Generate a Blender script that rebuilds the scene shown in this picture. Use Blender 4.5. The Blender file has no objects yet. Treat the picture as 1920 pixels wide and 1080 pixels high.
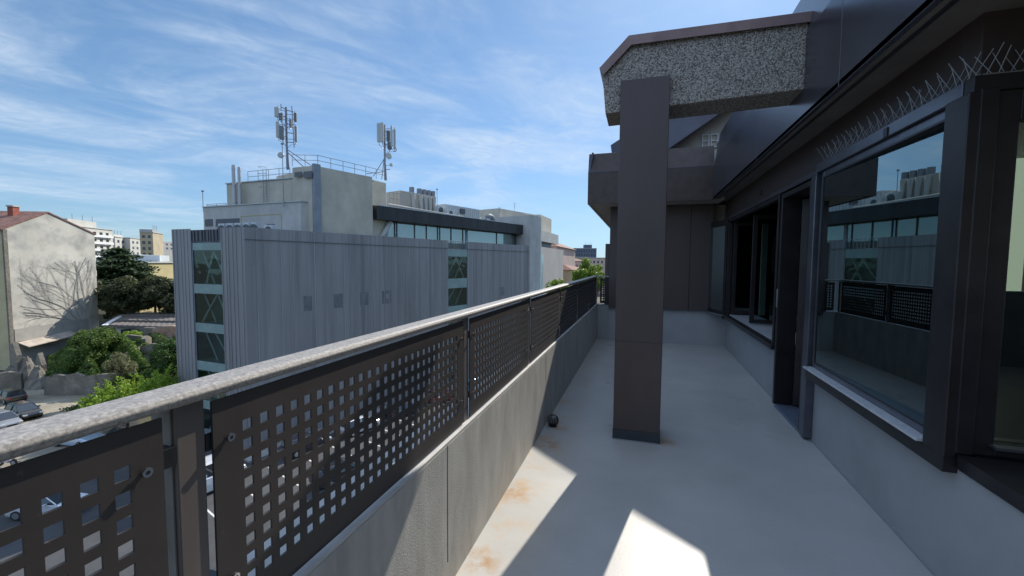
import bpy, math, random
from mathutils import Vector, Matrix
import numpy as np
R_ = math.radians
random.seed(7)
rng = np.random.default_rng(7)
SC = bpy.context.scene
C = SC.collection

# ------------------------------------------------------------------ camera
FPX, YAW, PITCH, ROLL, EYE = 783.0, 0.3004, 0.0614, 0.0072, Vector((0, 0, 1.4))
F_ = Vector((-math.sin(YAW)*math.cos(PITCH), math.cos(YAW)*math.cos(PITCH), -math.sin(PITCH)))
_r = Vector((math.cos(YAW), math.sin(YAW), 0)); _u = _r.cross(F_)
RT = _r*math.cos(ROLL) + _u*math.sin(ROLL)
UP = _u*math.cos(ROLL) - _r*math.sin(ROLL)
cam = bpy.data.cameras.new('camera'); co = bpy.data.objects.new('camera', cam); C.objects.link(co)
cam.sensor_width = 36; cam.lens = FPX/1920*36; cam.clip_start = .02; cam.clip_end = 6000
m = Matrix((RT, UP, -F_)).transposed().to_4x4(); m.translation = EYE; co.matrix_world = m
SC.camera = co

# ------------------------------------------------------------------ light
SUNV = Vector((.192, 1, .83)).normalized()
EL = math.asin(SUNV.z); AZ = math.atan2(SUNV.x, SUNV.y)
sl = bpy.data.lights.new('sun', 'SUN'); sl.energy = 4.5; sl.angle = R_(.5); sl.color = (1, .93, .82)
so = bpy.data.objects.new('sun', sl); C.objects.link(so)
so.rotation_euler = SUNV.to_track_quat('Z', 'Y').to_euler(); so.location = (0, 0, 30)
W = bpy.data.worlds.new('World'); SC.world = W; W.use_nodes = True
wt = W.node_tree; wn = wt.nodes; wl = wt.links; wn.clear()
out = wn.new('ShaderNodeOutputWorld'); bg = wn.new('ShaderNodeBackground'); bg.inputs[1].default_value = .13
sky = wn.new('ShaderNodeTexSky'); sky.sky_type = 'NISHITA'; sky.sun_disc = False
sky.sun_elevation = EL; sky.sun_rotation = AZ; sky.altitude = 20; sky.air_density = 1.0; sky.dust_density = .35; sky.ozone_density = 2.5
def wmath(op, a, b=None, c=None, clamp=False):
    n = wn.new('ShaderNodeMath'); n.operation = op; n.use_clamp = clamp
    for i, v in enumerate((a, b, c)):
        if v is None: continue
        if isinstance(v, (int, float)): n.inputs[i].default_value = v
        else: wl.new(v, n.inputs[i])
    return n.outputs[0]
tc = wn.new('ShaderNodeTexCoord'); sp = wn.new('ShaderNodeSeparateXYZ'); wl.new(tc.outputs['Generated'], sp.inputs[0])
zz = wmath('ADD', wmath('MAXIMUM', sp.outputs[2], 0), .12)
cx = wmath('DIVIDE', sp.outputs[0], zz); cy = wmath('DIVIDE', sp.outputs[1], zz)
cb = wn.new('ShaderNodeCombineXYZ'); wl.new(cx, cb.inputs[0]); wl.new(cy, cb.inputs[1])
sa_ = wmath('MULTIPLY', wmath('ADD', wmath('MULTIPLY', cx, .64), wmath('MULTIPLY', cy, .77)), .80)
sb_ = wmath('MULTIPLY', wmath('ADD', wmath('MULTIPLY', cx, -.77), wmath('MULTIPLY', cy, .64)), 1.15)
mp = wn.new('ShaderNodeCombineXYZ'); wl.new(sa_, mp.inputs[0]); wl.new(sb_, mp.inputs[1])
def wnoise(vec, scale, detail, rough, dist):
    n = wn.new('ShaderNodeTexNoise'); n.inputs['Scale'].default_value = scale; n.inputs['Detail'].default_value = detail
    n.inputs['Roughness'].default_value = rough; n.inputs['Distortion'].default_value = dist; wl.new(vec, n.inputs['Vector'])
    return n.outputs[0]
def wramp(v, a, b):
    n = wn.new('ShaderNodeMapRange'); n.interpolation_type = 'SMOOTHSTEP'
    n.inputs[1].default_value = a; n.inputs[2].default_value = b; wl.new(v, n.inputs[0]); return n.outputs[0]
n1 = wnoise(mp.outputs[0], 1.25, 8, .58, .8)
n2 = wnoise(mp.outputs[0], 6.0, 6, .62, 1.8)
gn = wn.new('ShaderNodeVectorMath'); gn.operation = 'NORMALIZE'; wl.new(tc.outputs['Generated'], gn.inputs[0])
cov = None   # drifts of cirrus: direction, angular radius in degrees, density
for az_, el_, rad, den in ((-26, 22, 14, .55), (-33, 24, 10, .5), (-16, 20, 10, .8), (-9, 22, 11, .8), (-4, 33, 17, 1.0), (6, 25, 12, .4), (-66, 16, 15, .8), (-53, 18, 11, .55), (-68, 25, 9, .45), (-54, 28, 7, .35), (-42, 16, 14, .5), (-28, 15, 13, .45), (-62, 9, 14, .45), (-20, 10, 12, .35)):
    a_, e_ = R_(az_), R_(el_); dd_ = (math.sin(a_)*math.cos(e_), math.cos(a_)*math.cos(e_), math.sin(e_))
    dn = wn.new('ShaderNodeVectorMath'); dn.operation = 'DOT_PRODUCT'; wl.new(gn.outputs[0], dn.inputs[0]); dn.inputs[1].default_value = dd_
    v_ = wmath('MULTIPLY', wramp(dn.outputs['Value'], math.cos(R_(rad*1.25)), 1.0), den)
    cov = v_ if cov is None else wmath('ADD', cov, v_)
cov = wmath('MINIMUM', wmath('ADD', cov, .22), 1.05)
cl = wmath('ADD', wmath('MULTIPLY', wmath('MULTIPLY', wramp(n1, .36, .74), wmath('ADD', .62, wmath('MULTIPLY', wramp(n2, .3, .7), .38))), .66), wmath('MULTIPLY', wramp(n2, .4, .8), .04))
cl = wmath('MULTIPLY', wmath('MULTIPLY', cl, cov), 1.0, clamp=True)
# soft shoulder on the sky's own glow so the part near the sun keeps its blue
def wvm(op, a, b):
    n = wn.new('ShaderNodeVectorMath'); n.operation = op
    for i, v in enumerate((a, b)):
        if isinstance(v, tuple): n.inputs[i].default_value = v
        else: wl.new(v, n.inputs[i])
    return n.outputs[0]
tint = wvm('MULTIPLY', sky.outputs[0], (.75, .95, 1.01))
soft = wvm('DIVIDE', tint, wvm('ADD', wvm('DIVIDE', tint, (5.2, 8.5, 16.0)), (1.0, 1.0, 1.0)))
mx = wn.new('ShaderNodeMix'); mx.data_type = 'RGBA'; wl.new(cl, mx.inputs[0]); wl.new(soft, mx.inputs[6])
mx.inputs[7].default_value = (3.9, 4.6, 5.5, 1)
# bright unseen cloud added overhead and behind the viewpoint to lift the shade
n3 = wnoise(cb.outputs[0], .9, 5, .55, .4)
ov = wmath('MAXIMUM', wramp(sp.outputs[2], .56, .82), wmath('MULTIPLY', wramp(wmath('MULTIPLY', sp.outputs[1], -1), .05, .5), wramp(sp.outputs[2], .08, .3)))
ov = wmath('MULTIPLY', ov, wramp(n3, .28, .52), clamp=True)
m2 = wn.new('ShaderNodeMix'); m2.data_type = 'RGBA'; wl.new(ov, m2.inputs[0]); wl.new(mx.outputs[2], m2.inputs[6]); m2.inputs[7].default_value = (3.7, 4.8, 6.8, 1)
wl.new(m2.outputs[2], bg.inputs[0]); wl.new(bg.outputs[0], out.inputs[0])
SC.view_settings.view_transform = 'Standard'; SC.view_settings.look = 'None'
SC.view_settings.exposure = .45; SC.view_settings.gamma = 1
try:
    SC.cycles.max_bounces = 8; SC.cycles.transparent_max_bounces = 12; SC.cycles.caustics_reflective = False; SC.cycles.caustics_refractive = False
except Exception: pass

# ------------------------------------------------------------------ pixel -> point at a real distance
def ray(x, y): return F_ + RT*((x-960)/FPX) - UP*((y-540)/FPX)
def at(x, y, D): return EYE + ray(x, y)*D
def hit(x, y, P0, n):
    d = ray(x, y); return EYE + d*((P0-EYE).dot(n)/d.dot(n))
GZ = -15.6
def gnd(x, y, z=GZ):
    d = ray(x, y); return EYE + d*((z-EYE.z)/d.z)

# ------------------------------------------------------------------ materials
def mat(name, col, rough=.6, metal=0, var=None, bump=None, spec=.5, var2=None, coat=0):
    m = bpy.data.materials.new(name); m.use_nodes = True; nt = m.node_tree; N = nt.nodes; L = nt.links
    b = N['Principled BSDF']; b.inputs['Base Color'].default_value = (*col, 1); b.inputs['Roughness'].default_value = rough
    b.inputs['Metallic'].default_value = metal; b.inputs['Specular IOR Level'].default_value = spec
    if coat: b.inputs['Coat Weight'].default_value = coat; b.inputs['Coat Roughness'].default_value = .05
    t = N.new('ShaderNodeTexCoord')
    src = None
    for vv in (var, var2):
        if not vv: continue
        sc, amt = vv[0], vv[1]; c2 = vv[2] if len(vv) > 2 else None; stretch = vv[3] if len(vv) > 3 else (1, 1, 1)
        lo, hi = (vv[4] if len(vv) > 4 else (.35, .65))
        mpn = N.new('ShaderNodeMapping'); mpn.inputs['Scale'].default_value = stretch; L.new(t.outputs['Object'], mpn.inputs[0])
        n = N.new('ShaderNodeTexNoise'); n.inputs['Scale'].default_value = sc; n.inputs['Detail'].default_value = 6; n.inputs['Roughness'].default_value = .6
        L.new(mpn.outputs[0], n.inputs['Vector'])
        mr = N.new('ShaderNodeMapRange'); mr.inputs[1].default_value = lo; mr.inputs[2].default_value = hi; L.new(n.outputs[0], mr.inputs[0])
        x = N.new('ShaderNodeMix'); x.data_type = 'RGBA'
        L.new(mr.outputs[0], x.inputs[0])
        if src is None: x.inputs[6].default_value = (*[c*(1-amt) if c2 is None else c for c in col], 1)
        else: L.new(src, x.inputs[6])
        if c2 is None: x.inputs[7].default_value = (*[min(1, c*(1+amt)) for c in col], 1)
        else:
            x.inputs[7].default_value = (*c2, 1); mr.inputs[4].default_value = amt
        src = x.outputs[2]
    if src is not None: L.new(src, b.inputs['Base Color'])
    if bump:
        n = N.new('ShaderNodeTexNoise'); n.inputs['Scale'].default_value = bump[0]; n.inputs['Detail'].default_value = 5
        L.new(t.outputs['Object'], n.inputs['Vector'])
        bp = N.new('ShaderNodeBump'); bp.inputs['Strength'].default_value = bump[1]; bp.inputs['Distance'].default_value = bump[2] if len(bump) > 2 else .01
        L.new(n.outputs[0], bp.inputs['Height']); L.new(bp.outputs[0], b.inputs['Normal'])
    return m
def glass(name, tint, base=.12, ior=1.9, wob=None, rough=0.0):
    m = bpy.data.materials.new(name); m.use_nodes = True; nt = m.node_tree; N = nt.nodes; L = nt.links; N.clear()
    o = N.new('ShaderNodeOutputMaterial'); tr = N.new('ShaderNodeBsdfTransparent'); tr.inputs[0].default_value = (*tint, 1)
    gl = N.new('ShaderNodeBsdfGlossy'); gl.inputs['Roughness'].default_value = rough; gl.inputs[0].default_value = (.76, .94, .96, 1)
    fr = N.new('ShaderNodeFresnel'); fr.inputs[0].default_value = ior
    ad = N.new('ShaderNodeMath'); ad.operation = 'ADD'; ad.use_clamp = True; ad.inputs[1].default_value = base; L.new(fr.outputs[0], ad.inputs[0])
    x = N.new('ShaderNodeMixShader'); L.new(ad.outputs[0], x.inputs[0]); L.new(tr.outputs[0], x.inputs[1]); L.new(gl.outputs[0], x.inputs[2]); L.new(x.outputs[0], o.inputs[0])
    if wob:
        t = N.new('ShaderNodeTexCoord'); n = N.new('ShaderNodeTexNoise'); n.inputs['Scale'].default_value = wob[0]; n.inputs['Detail'].default_value = 1
        L.new(t.outputs['Object'], n.inputs['Vector']); bp = N.new('ShaderNodeBump'); bp.inputs['Strength'].default_value = wob[1]; bp.inputs['Distance'].default_value = .1
        L.new(n.outputs[0], bp.inputs['Height']); L.new(bp.outputs[0], gl.inputs['Normal']); L.new(bp.outputs[0], fr.inputs['Normal'])
    return m
def leafmat(name, c1, c2, scale=.6):
    m = bpy.data.materials.new(name); m.use_nodes = True; nt = m.node_tree; N = nt.nodes; L = nt.links
    b = N['Principled BSDF']; b.inputs['Roughness'].default_value = .55; b.inputs['Specular IOR Level'].default_value = .3
    t = N.new('ShaderNodeTexCoord'); n = N.new('ShaderNodeTexNoise'); n.inputs['Scale'].default_value = scale; n.inputs['Detail'].default_value = 8; n.inputs['Roughness'].default_value = .75
    L.new(t.outputs['Object'], n.inputs['Vector']); mr = N.new('ShaderNodeMapRange'); mr.inputs[1].default_value = .35; mr.inputs[2].default_value = .65; L.new(n.outputs[0], mr.inputs[0])
    x = N.new('ShaderNodeMix'); x.data_type = 'RGBA'; x.inputs[6].default_value = (*c1, 1); x.inputs[7].default_value = (*c2, 1); L.new(mr.outputs[0], x.inputs[0])
    L.new(x.outputs[2], b.inputs['Base Color'])
    tl = N.new('ShaderNodeBsdfTranslucent'); L.new(x.outputs[2], tl.inputs[0])
    ms = N.new('ShaderNodeMixShader'); ms.inputs[0].default_value = .38; L.new(b.outputs[0], ms.inputs[1]); L.new(tl.outputs[0], ms.inputs[2])
    L.new(ms.outputs[0], N['Material Output'].inputs[0])
    return m

M = {}
M['cladding'] = mat('cladding', (.082, .063, .060), .42, .25, var=(2.4, .13, None, (1, 1, .4)), bump=(220, .06, .002), var2=(.9, .4, (.088, .066, .060), (1, 1, .5)))
M['clad_smooth'] = mat('clad_smooth', (.095, .095, .115), .26, .55, var=(1.4, .22), bump=(1.2, .12, .01))
M['brown_metal'] = mat('brown_metal', (.062, .046, .040), .40, .25, var=(7, .22), bump=(160, .08, .002))
M['dark_frame'] = mat('dark_frame', (.036, .032, .034), .36, .4, var=(5, .2))
M['frame_light'] = mat('frame_light', (.15, .155, .18), .3, .7, var=(5, .15))
M['alu'] = mat('alu', (.42, .43, .44), .35, .8, var=(20, .12))
M['steel'] = mat('steel', (.5, .5, .5), .25, 1)
M['soffit'] = mat('soffit', (.16, .145, .13), .7, var=(4, .15))
M['cream'] = mat('cream', (.46, .42, .36), .85, var=(3, .12))
M['coping'] = mat('coping', (.22, .15, .14), .45, .3, var=(5, .2))
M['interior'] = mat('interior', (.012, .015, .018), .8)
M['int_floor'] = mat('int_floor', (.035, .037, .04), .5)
M['int_pale'] = mat('int_pale', (.62, .64, .46), .8)
M['black'] = mat('black', (.012, .012, .013), .35)
M['membrane'] = mat('membrane', (.035, .042, .05), .55)
M['pane'] = glass('pane', (.22, .30, .33), .20, 1.7)
M['pane_far'] = glass('pane_far', (.35, .45, .5), .14, 1.8)

def floor_material():
    m = mat('terrace_paint', (.445, .44, .42), .5, 0, var=(2.2, .06), bump=(70, .10, .003), spec=.26)
    nt = m.node_tree; N = nt.nodes; L = nt.links; b = N['Principled BSDF']
    src = b.inputs['Base Color'].links[0].from_socket
    t = N.new('ShaderNodeTexCoord'); s = N.new('ShaderNodeSeparateXYZ'); L.new(t.outputs['Object'], s.inputs[0])
    # grime speckles
    n = N.new('ShaderNodeTexNoise'); n.inputs['Scale'].default_value = 95; n.inputs['Detail'].default_value = 3; L.new(t.outputs['Object'], n.inputs['Vector'])
    mr = N.new('ShaderNodeMapRange'); mr.inputs[1].default_value = .60; mr.inputs[2].default_value = .72; mr.inputs[4].default_value = .35; L.new(n.outputs[0], mr.inputs[0])
    x = N.new('ShaderNodeMix'); x.data_type = 'RGBA'; L.new(mr.outputs[0], x.inputs[0]); L.new(src, x.inputs[6]); x.inputs[7].default_value = (.27, .265, .24, 1)
    # rust / silt stains lying along the foot of the parapet
    n = N.new('ShaderNodeTexNoise'); n.inputs['Scale'].default_value = 5.5; n.inputs['Detail'].default_value = 6; n.inputs['Roughness'].default_value = .62; L.new(t.outputs['Object'], n.inputs['Vector'])
    mr = N.new('ShaderNodeMapRange'); mr.inputs[1].default_value = .50; mr.inputs[2].default_value = .70; L.new(n.outputs[0], mr.inputs[0])
    e = N.new('ShaderNodeMapRange'); e.inputs[1].default_value = -.42; e.inputs[2].default_value = -.72; e.inputs[3].default_value = 0; e.inputs[4].default_value = .85; L.new(s.outputs[0], e.inputs[0])
    k = N.new('ShaderNodeMath'); k.operation = 'MULTIPLY'; L.new(mr.outputs[0], k.inputs[0]); L.new(e.outputs[0], k.inputs[1])
    y = N.new('ShaderNodeMix'); y.data_type = 'RGBA'; L.new(k.outputs[0], y.inputs[0]); L.new(x.outputs[2], y.inputs[6]); y.inputs[7].default_value = (.50, .33, .18, 1)
    # rust blooms at the column foot and beside the small ball
    prev = y.outputs[2]
    for (cx_, cy_, rr_) in ((.215, 3.42, .12), (-.66, 3.10, .17), (-.60, 3.42, .09), (-.70, 2.35, .15), (-.68, 1.75, .14)):
        vd = N.new('ShaderNodeVectorMath'); vd.operation = 'DISTANCE'; L.new(t.outputs['Object'], vd.inputs[0]); vd.inputs[1].default_value = (cx_, cy_, 0)
        nz = N.new('ShaderNodeTexNoise'); nz.inputs['Scale'].default_value = 14; nz.inputs['Detail'].default_value = 5; L.new(t.outputs['Object'], nz.inputs['Vector'])
        f = N.new('ShaderNodeMapRange'); f.interpolation_type = 'SMOOTHSTEP'; f.inputs[1].default_value = rr_; f.inputs[2].default_value = 0; L.new(vd.outputs['Value'], f.inputs[0])
        g_ = N.new('ShaderNodeMapRange'); g_.inputs[1].default_value = .35; g_.inputs[2].default_value = .65; L.new(nz.outputs[0], g_.inputs[0])
        mm = N.new('ShaderNodeMath'); mm.operation = 'MULTIPLY'; L.new(f.outputs[0], mm.inputs[0]); L.new(g_.outputs[0], mm.inputs[1])
        q = N.new('ShaderNodeMix'); q.data_type = 'RGBA'; L.new(mm.outputs[0], q.inputs[0]); L.new(prev, q.inputs[6]); q.inputs[7].default_value = (.38, .22, .10, 1); prev = q.outputs[2]
    L.new(prev, b.inputs['Base Color'])
    # uneven gloss: foot traffic and dried puddles
    n = N.new('ShaderNodeTexNoise'); n.inputs['Scale'].default_value = 1.6; n.inputs['Detail'].default_value = 5; L.new(t.outputs['Object'], n.inputs['Vector'])
    mr = N.new('ShaderNodeMapRange'); mr.inputs[1].default_value = .3; mr.inputs[2].default_value = .7; mr.inputs[3].default_value = .26; mr.inputs[4].default_value = .44; L.new(n.outputs[0], mr.inputs[0]); L.new(mr.outputs[0], b.inputs['Roughness'])
    return m
M['floor'] = floor_material()
M['plaster'] = mat('plaster', (.36, .37, .375), .7, var=(2.5, .07), bump=(60, .25, .004))
M['parapet'] = mat('parapet', (.40, .39, .36), .8, var=(7, .16, None, (1, 1, .35)), bump=(170, .45, .003), var2=(30, .35, (.50, .48, .44), (1, 1, .25), (.52, .70)))
M['rail_top'] = mat('rail_top', (.24, .225, .21), .55, .1, var=(110, .25), bump=(220, .3, .0015), var2=(150, .6, (.42, .40, .37), (1, 1, 1), (.46, .62)))
M['panel'] = mat('panel', (.032, .025, .022), .56, 0, spec=.6, var=(9, .14), bump=(420, .12, .001), var2=(55, .5, (.12, .10, .085), (1, 1, 1), (.68, .74)))
def terrazzo():
    m = bpy.data.materials.new('exposed_aggregate'); m.use_nodes = True; N = m.node_tree.nodes; L = m.node_tree.links; b = N['Principled BSDF']
    t = N.new('ShaderNodeTexCoord'); v = N.new('ShaderNodeTexVoronoi'); v.inputs['Scale'].default_value = 125; L.new(t.outputs['Object'], v.inputs['Vector'])
    s = N.new('ShaderNodeSeparateColor'); L.new(v.outputs['Color'], s.inputs[0])
    r = N.new('ShaderNodeValToRGB'); e = r.color_ramp.elements; e[0].color = (.17, .145, .125, 1); e[1].position = 1; e[1].color = (.88, .82, .74, 1)
    a = r.color_ramp.elements.new(.30); a.color = (.38, .33, .28, 1); a = r.color_ramp.elements.new(.55); a.color = (.60, .55, .49, 1)
    L.new(s.outputs[0], r.inputs[0])
    mr = N.new('ShaderNodeMapRange'); mr.inputs[1].default_value = .0; mr.inputs[2].default_value = .55; mr.inputs[3].default_value = 1; mr.inputs[4].default_value = .5; L.new(v.outputs['Distance'], mr.inputs[0])
    x = N.new('ShaderNodeMix'); x.data_type = 'RGBA'; x.blend_type = 'MULTIPLY'; x.inputs[0].default_value = 1; L.new(r.outputs[0], x.inputs[6]); L.new(mr.outputs[0], x.inputs[7])
    L.new(x.outputs[2], b.inputs['Base Color']); b.inputs['Roughness'].default_value = .75
    bp = N.new('ShaderNodeBump'); bp.invert = True; bp.inputs['Strength'].default_value = 1; bp.inputs['Distance'].default_value = .006; L.new(v.outputs['Distance'], bp.inputs['Height']); L.new(bp.outputs[0], b.inputs['Normal'])
    return m
M['aggregate'] = terrazzo()

# ------------------------------------------------------------------ mesh helpers
class MB:
    def __init__(s): s.v = []; s.f = []; s.mi = []
    def face(s, pts, mi=0):
        b = len(s.v); s.v += [tuple(p) for p in pts]; s.f.append(tuple(range(b, b+len(pts)))); s.mi.append(mi)
    def poly(s, verts, faces, mi=0):
        b = len(s.v); s.v += [tuple(p) for p in verts]
        for f in faces: s.f.append(tuple(b+i for i in f)); s.mi.append(mi)
    def box(s, x0, x1, y0, y1, z0, z1, mi=0, bev=0):
        x0, x1 = min(x0, x1), max(x0, x1); y0, y1 = min(y0, y1), max(y0, y1); z0, z1 = min(z0, z1), max(z0, z1)
        v = [(x, y, z) for x in (x0, x1) for y in (y0, y1) for z in (z0, z1)]
        s.poly(v, [(0, 1, 3, 2), (4, 6, 7, 5), (0, 4, 5, 1), (2, 3, 7, 6), (0, 2, 6, 4), (1, 5, 7, 3)], mi)
    def obox(s, c, ax, ay, az, hx, hy, hz, mi=0):
        c = Vector(c); v = [c+ax*(i*hx)+ay*(j*hy)+az*(k*hz) for i in (-1, 1) for j in (-1, 1) for k in (-1, 1)]
        s.poly(v, [(0, 1, 3, 2), (4, 6, 7, 5), (0, 4, 5, 1), (2, 3, 7, 6), (0, 2, 6, 4), (1, 5, 7, 3)], mi)
    def prism(s, pts, z0, z1, mi=0, mtop=None):
        n = len(pts); a = sum(pts[i][0]*pts[(i+1) % n][1]-pts[(i+1) % n][0]*pts[i][1] for i in range(n))
        if a < 0: pts = pts[::-1]
        zt = z1 if isinstance(z1, (list, tuple)) else [z1]*n
        if a < 0 and isinstance(z1, (list, tuple)): zt = list(z1)[::-1]
        lo = [(p[0], p[1], z0) for p in pts]; hi = [(p[0], p[1], z) for p, z in zip(pts, zt)]
        s.poly(lo+hi, [(i, (i+1) % n, n+(i+1) % n, n+i) for i in range(n)]+[tuple(range(n-1, -1, -1))], mi)
        s.poly(hi, [tuple(range(n))], mi if mtop is None else mtop)
    def extr(s, prof, axis, a, b, mi=0):   # prof: list of 2-tuples in the plane normal to axis
        def P(p, t): return (t, p[0], p[1]) if axis == 0 else ((p[0], t, p[1]) if axis == 1 else (p[0], p[1], t))
        n = len(prof); s.poly([P(p, a) for p in prof]+[P(p, b) for p in prof], [(i, (i+1) % n, n+(i+1) % n, n+i) for i in range(n)]+[tuple(range(n-1, -1, -1)), tuple(range(n, 2*n))], mi)
    def tube(s, a, b, r, n=8, r2=None, mi=0, cap=True):
        a = Vector(a); b = Vector(b); d = b-a
        if d.length < 1e-6: return
        d.normalize(); x = d.orthogonal().normalized(); y = d.cross(x); r2 = r if r2 is None else r2
        v = [a+(x*math.cos(t*2*math.pi/n)+y*math.sin(t*2*math.pi/n))*r for t in range(n)]+[b+(x*math.cos(t*2*math.pi/n)+y*math.sin(t*2*math.pi/n))*r2 for t in range(n)]
        f = [(i, (i+1) % n, n+(i+1) % n, n+i) for i in range(n)]
        if cap: f += [tuple(range(n-1, -1, -1)), tuple(range(n, 2*n))]
        s.poly(v, f, mi)
    def path(s, pts, r, n=6, mi=0):
        for i in range(len(pts)-1): s.tube(pts[i], pts[i+1], r, n, mi=mi)
    def sphere(s, c, r, nu=16, nv=10, sc=(1, 1, 1), mi=0):
        c = Vector(c); v = []
        for j in range(nv+1):
            t = math.pi*j/nv
            for i in range(nu):
                p = 2*math.pi*i/nu; v.append((c.x+r*sc[0]*math.sin(t)*math.cos(p), c.y+r*sc[1]*math.sin(t)*math.sin(p), c.z+r*sc[2]*math.cos(t)))
        s.poly(v, [(j*nu+i, (j+1)*nu+i, (j+1)*nu+(i+1) % nu, j*nu+(i+1) % nu) for j in range(nv) for i in range(nu)], mi)
    def build(s, name, mats, parent=None, origin=None, bevel=0, smooth=False):
        me = bpy.data.meshes.new(name); o = bpy.data.objects.new(name, me); C.objects.link(o)
        org = Vector(origin) if origin is not None else None
        if parent is not None: o.parent = parent; base = Vector(parent_world(parent)); inv = Matrix.Translation(-base)
        else: base = org if org is not None else Vector((0, 0, 0)); o.location = base
        vs = [(v[0]-base[0], v[1]-base[1], v[2]-base[2]) for v in s.v]
        me.from_pydata(vs, [], s.f)
        if not isinstance(mats, (list, tuple)): mats = [mats]
        for mm in mats: me.materials.append(mm)
        me.polygons.foreach_set('material_index', s.mi)
        if smooth: me.polygons.foreach_set('use_smooth', [True]*len(me.polygons))
        me.update()
        if bevel:
            bm = o.modifiers.new('bevel', 'BEVEL'); bm.width = bevel; bm.segments = 2; bm.limit_method = 'ANGLE'; bm.angle_limit = R_(40)
        return o
def parent_world(p):
    v = Vector((0, 0, 0))
    while p is not None: v += p.location; p = p.parent
    return v
def thing(name, label, cat, loc=(0, 0, 0), group=None):
    o = bpy.data.objects.new(name, None); C.objects.link(o); o.location = loc; o.empty_display_size = .2
    o['label'] = label; o['category'] = cat
    if group: o['group'] = group
    return o
def tag(o, label, cat, group=None, kind=None):
    o['label'] = label; o['category'] = cat
    if group: o['group'] = group
    if kind: o['kind'] = kind
    return o
def struct(o): o['kind'] = 'structure'; return o
def copy_tree(o, parent=None):
    c = o.copy(); C.objects.link(c); c.parent = parent
    for ch in list(o.children): copy_tree(ch, c)
    return c
def simple(fn, name, mats, parent=None, **k):
    b = MB(); fn(b); return b.build(name, mats, parent, **k)
def bx(name, m, parent, *a, bevel=.002):
    b = MB(); b.box(*a); return b.build(name, m, parent, bevel=bevel)
Z = Vector((0, 0, 1))

# ================================================================== THE TERRACE
b = MB(); b.prism([(-.76, -1.6), (6, -1.6), (6, 2.3), (1.40, 2.3), (1.46, 7.78), (-.76, 7.78)], -.2, 0)
struct(b.build('terrace_floor', M['floor']))

# parapet
par = thing('parapet_wall', 'low grey rendered wall under the perforated railing, sunlit on the near part', 'wall', (-.9, 3, 0))
b = MB(); b.box(-.95, -.76, -1.6, 7.96, -.6, .632); b.build('wall', M['parapet'], par, bevel=.004)
b = MB(); b.box(-.962, -.7605, -1.6, 7.97, .6325, .644); b.build('coping', mat('parapet_cap', (.46, .45, .43), .7, var=(10, .12), bump=(120, .2, .002)), par, bevel=.002)
M['joint'] = mat('joint', (.10, .098, .09), .9)
for y in (1.555, 3.45, 5.3): bx('joint', M['joint'], par, -.7605, -.759, y-.0025, y+.0025, .12, .63, bevel=0)
pe = thing('parapet_wall', 'short rendered wall stub closing the far end of the terrace beside the corner post', 'wall', (-.6, 7.8, 0))
b = MB(); b.box(-.757, -.52, 7.78, 7.95, -.2, .64); b.build('wall', M['plaster'], pe, bevel=.004)

# railing
rail = thing('balcony_railing', 'balcony railing with mottled flat handrail and dark perforated metal panels', 'railing', (-.78, 3, .65))
b = MB()
prof = [(-.845, 1.150), (-.840, 1.140), (-.775, 1.140), (-.768, 1.146), (-.766, 1.155), (-.770, 1.162), (-.780, 1.166), (-.836, 1.166), (-.843, 1.162), (-.846, 1.156)]
b.extr(prof, 1, -1.6, 7.78)
b.build('handrail', M['rail_top'], rail, bevel=.002)
b = MB(); b.extr([(7.705+p[0]+.845, p[1]) for p in prof], 0, -.77, -.50); b.build('handrail', M['rail_top'], rail)
PX = -.780
def panel(y0, y1, nh, first, parent):
    t = .005; p = .0413; h = .0112
    ys = [y0]; zs = [.650]
    for i in range(nh): c = first+i*p; ys += [c-h, c+h]
    ys.append(y1)
    for j in range(9): c = 1.06-(8-j)*p; zs += [c-h*.98, c+h*.98]
    zs.append(1.130)
    bm = MB(); ny, nz = len(ys), len(zs)
    v = [(PX+s*t/2, y, z) for s in (1, -1) for y in ys for z in zs]
    idx = lambda s, i, j: s*ny*nz+i*nz+j
    f = []
    for i in range(ny-1):
        for j in range(nz-1):
            if i % 2 and j % 2:
                f += [(idx(0, i, j), idx(1, i, j), idx(1, i+1, j), idx(0, i+1, j)), (idx(0, i, j+1), idx(0, i+1, j+1), idx(1, i+1, j+1), idx(1, i, j+1)),
                      (idx(0, i, j), idx(0, i, j+1), idx(1, i, j+1), idx(1, i, j)), (idx(0, i+1, j), idx(1, i+1, j), idx(1, i+1, j+1), idx(0, i+1, j+1))]
            else:
                f += [(idx(0, i, j), idx(0, i+1, j), idx(0, i+1, j+1), idx(0, i, j+1)), (idx(1, i, j), idx(1, i, j+1), idx(1, i+1, j+1), idx(1, i+1, j))]
    for i in range(ny-1):
        for j in (0, nz-1): f.append((idx(0, i, j), idx(0, i+1, j), idx(1, i+1, j), idx(1, i, j)))
    for j in range(nz-1):
        for i in (0, ny-1): f.append((idx(0, i, j), idx(0, i, j+1), idx(1, i, j+1), idx(1, i, j)))
    bm.poly(v, f); pn = bm.build('panel', M['panel'], parent)
    for yy in (y0+.030, y1-.030):
        for z2 in (1.05, .76):
            q = MB(); q.tube((PX+.0025, yy, z2), (PX+.007, yy, z2), .0045, 12); q.tube((PX+.0065, yy, z2), (PX+.0125, yy, z2), .0078, 14); q.tube((PX+.0122, yy, z2), (PX+.0128, yy, z2), .0038, 6, mi=1)
            q.build('bolt', [M['steel'], M['black']], pn, smooth=False)
    return pn
edges = [(-1.59, -.73), (-.66, .491), (.578, 1.758), (1.835, 2.93), (3.00, 4.115), (4.185, 5.325), (5.395, 6.52), (6.59, 7.66)]
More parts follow.
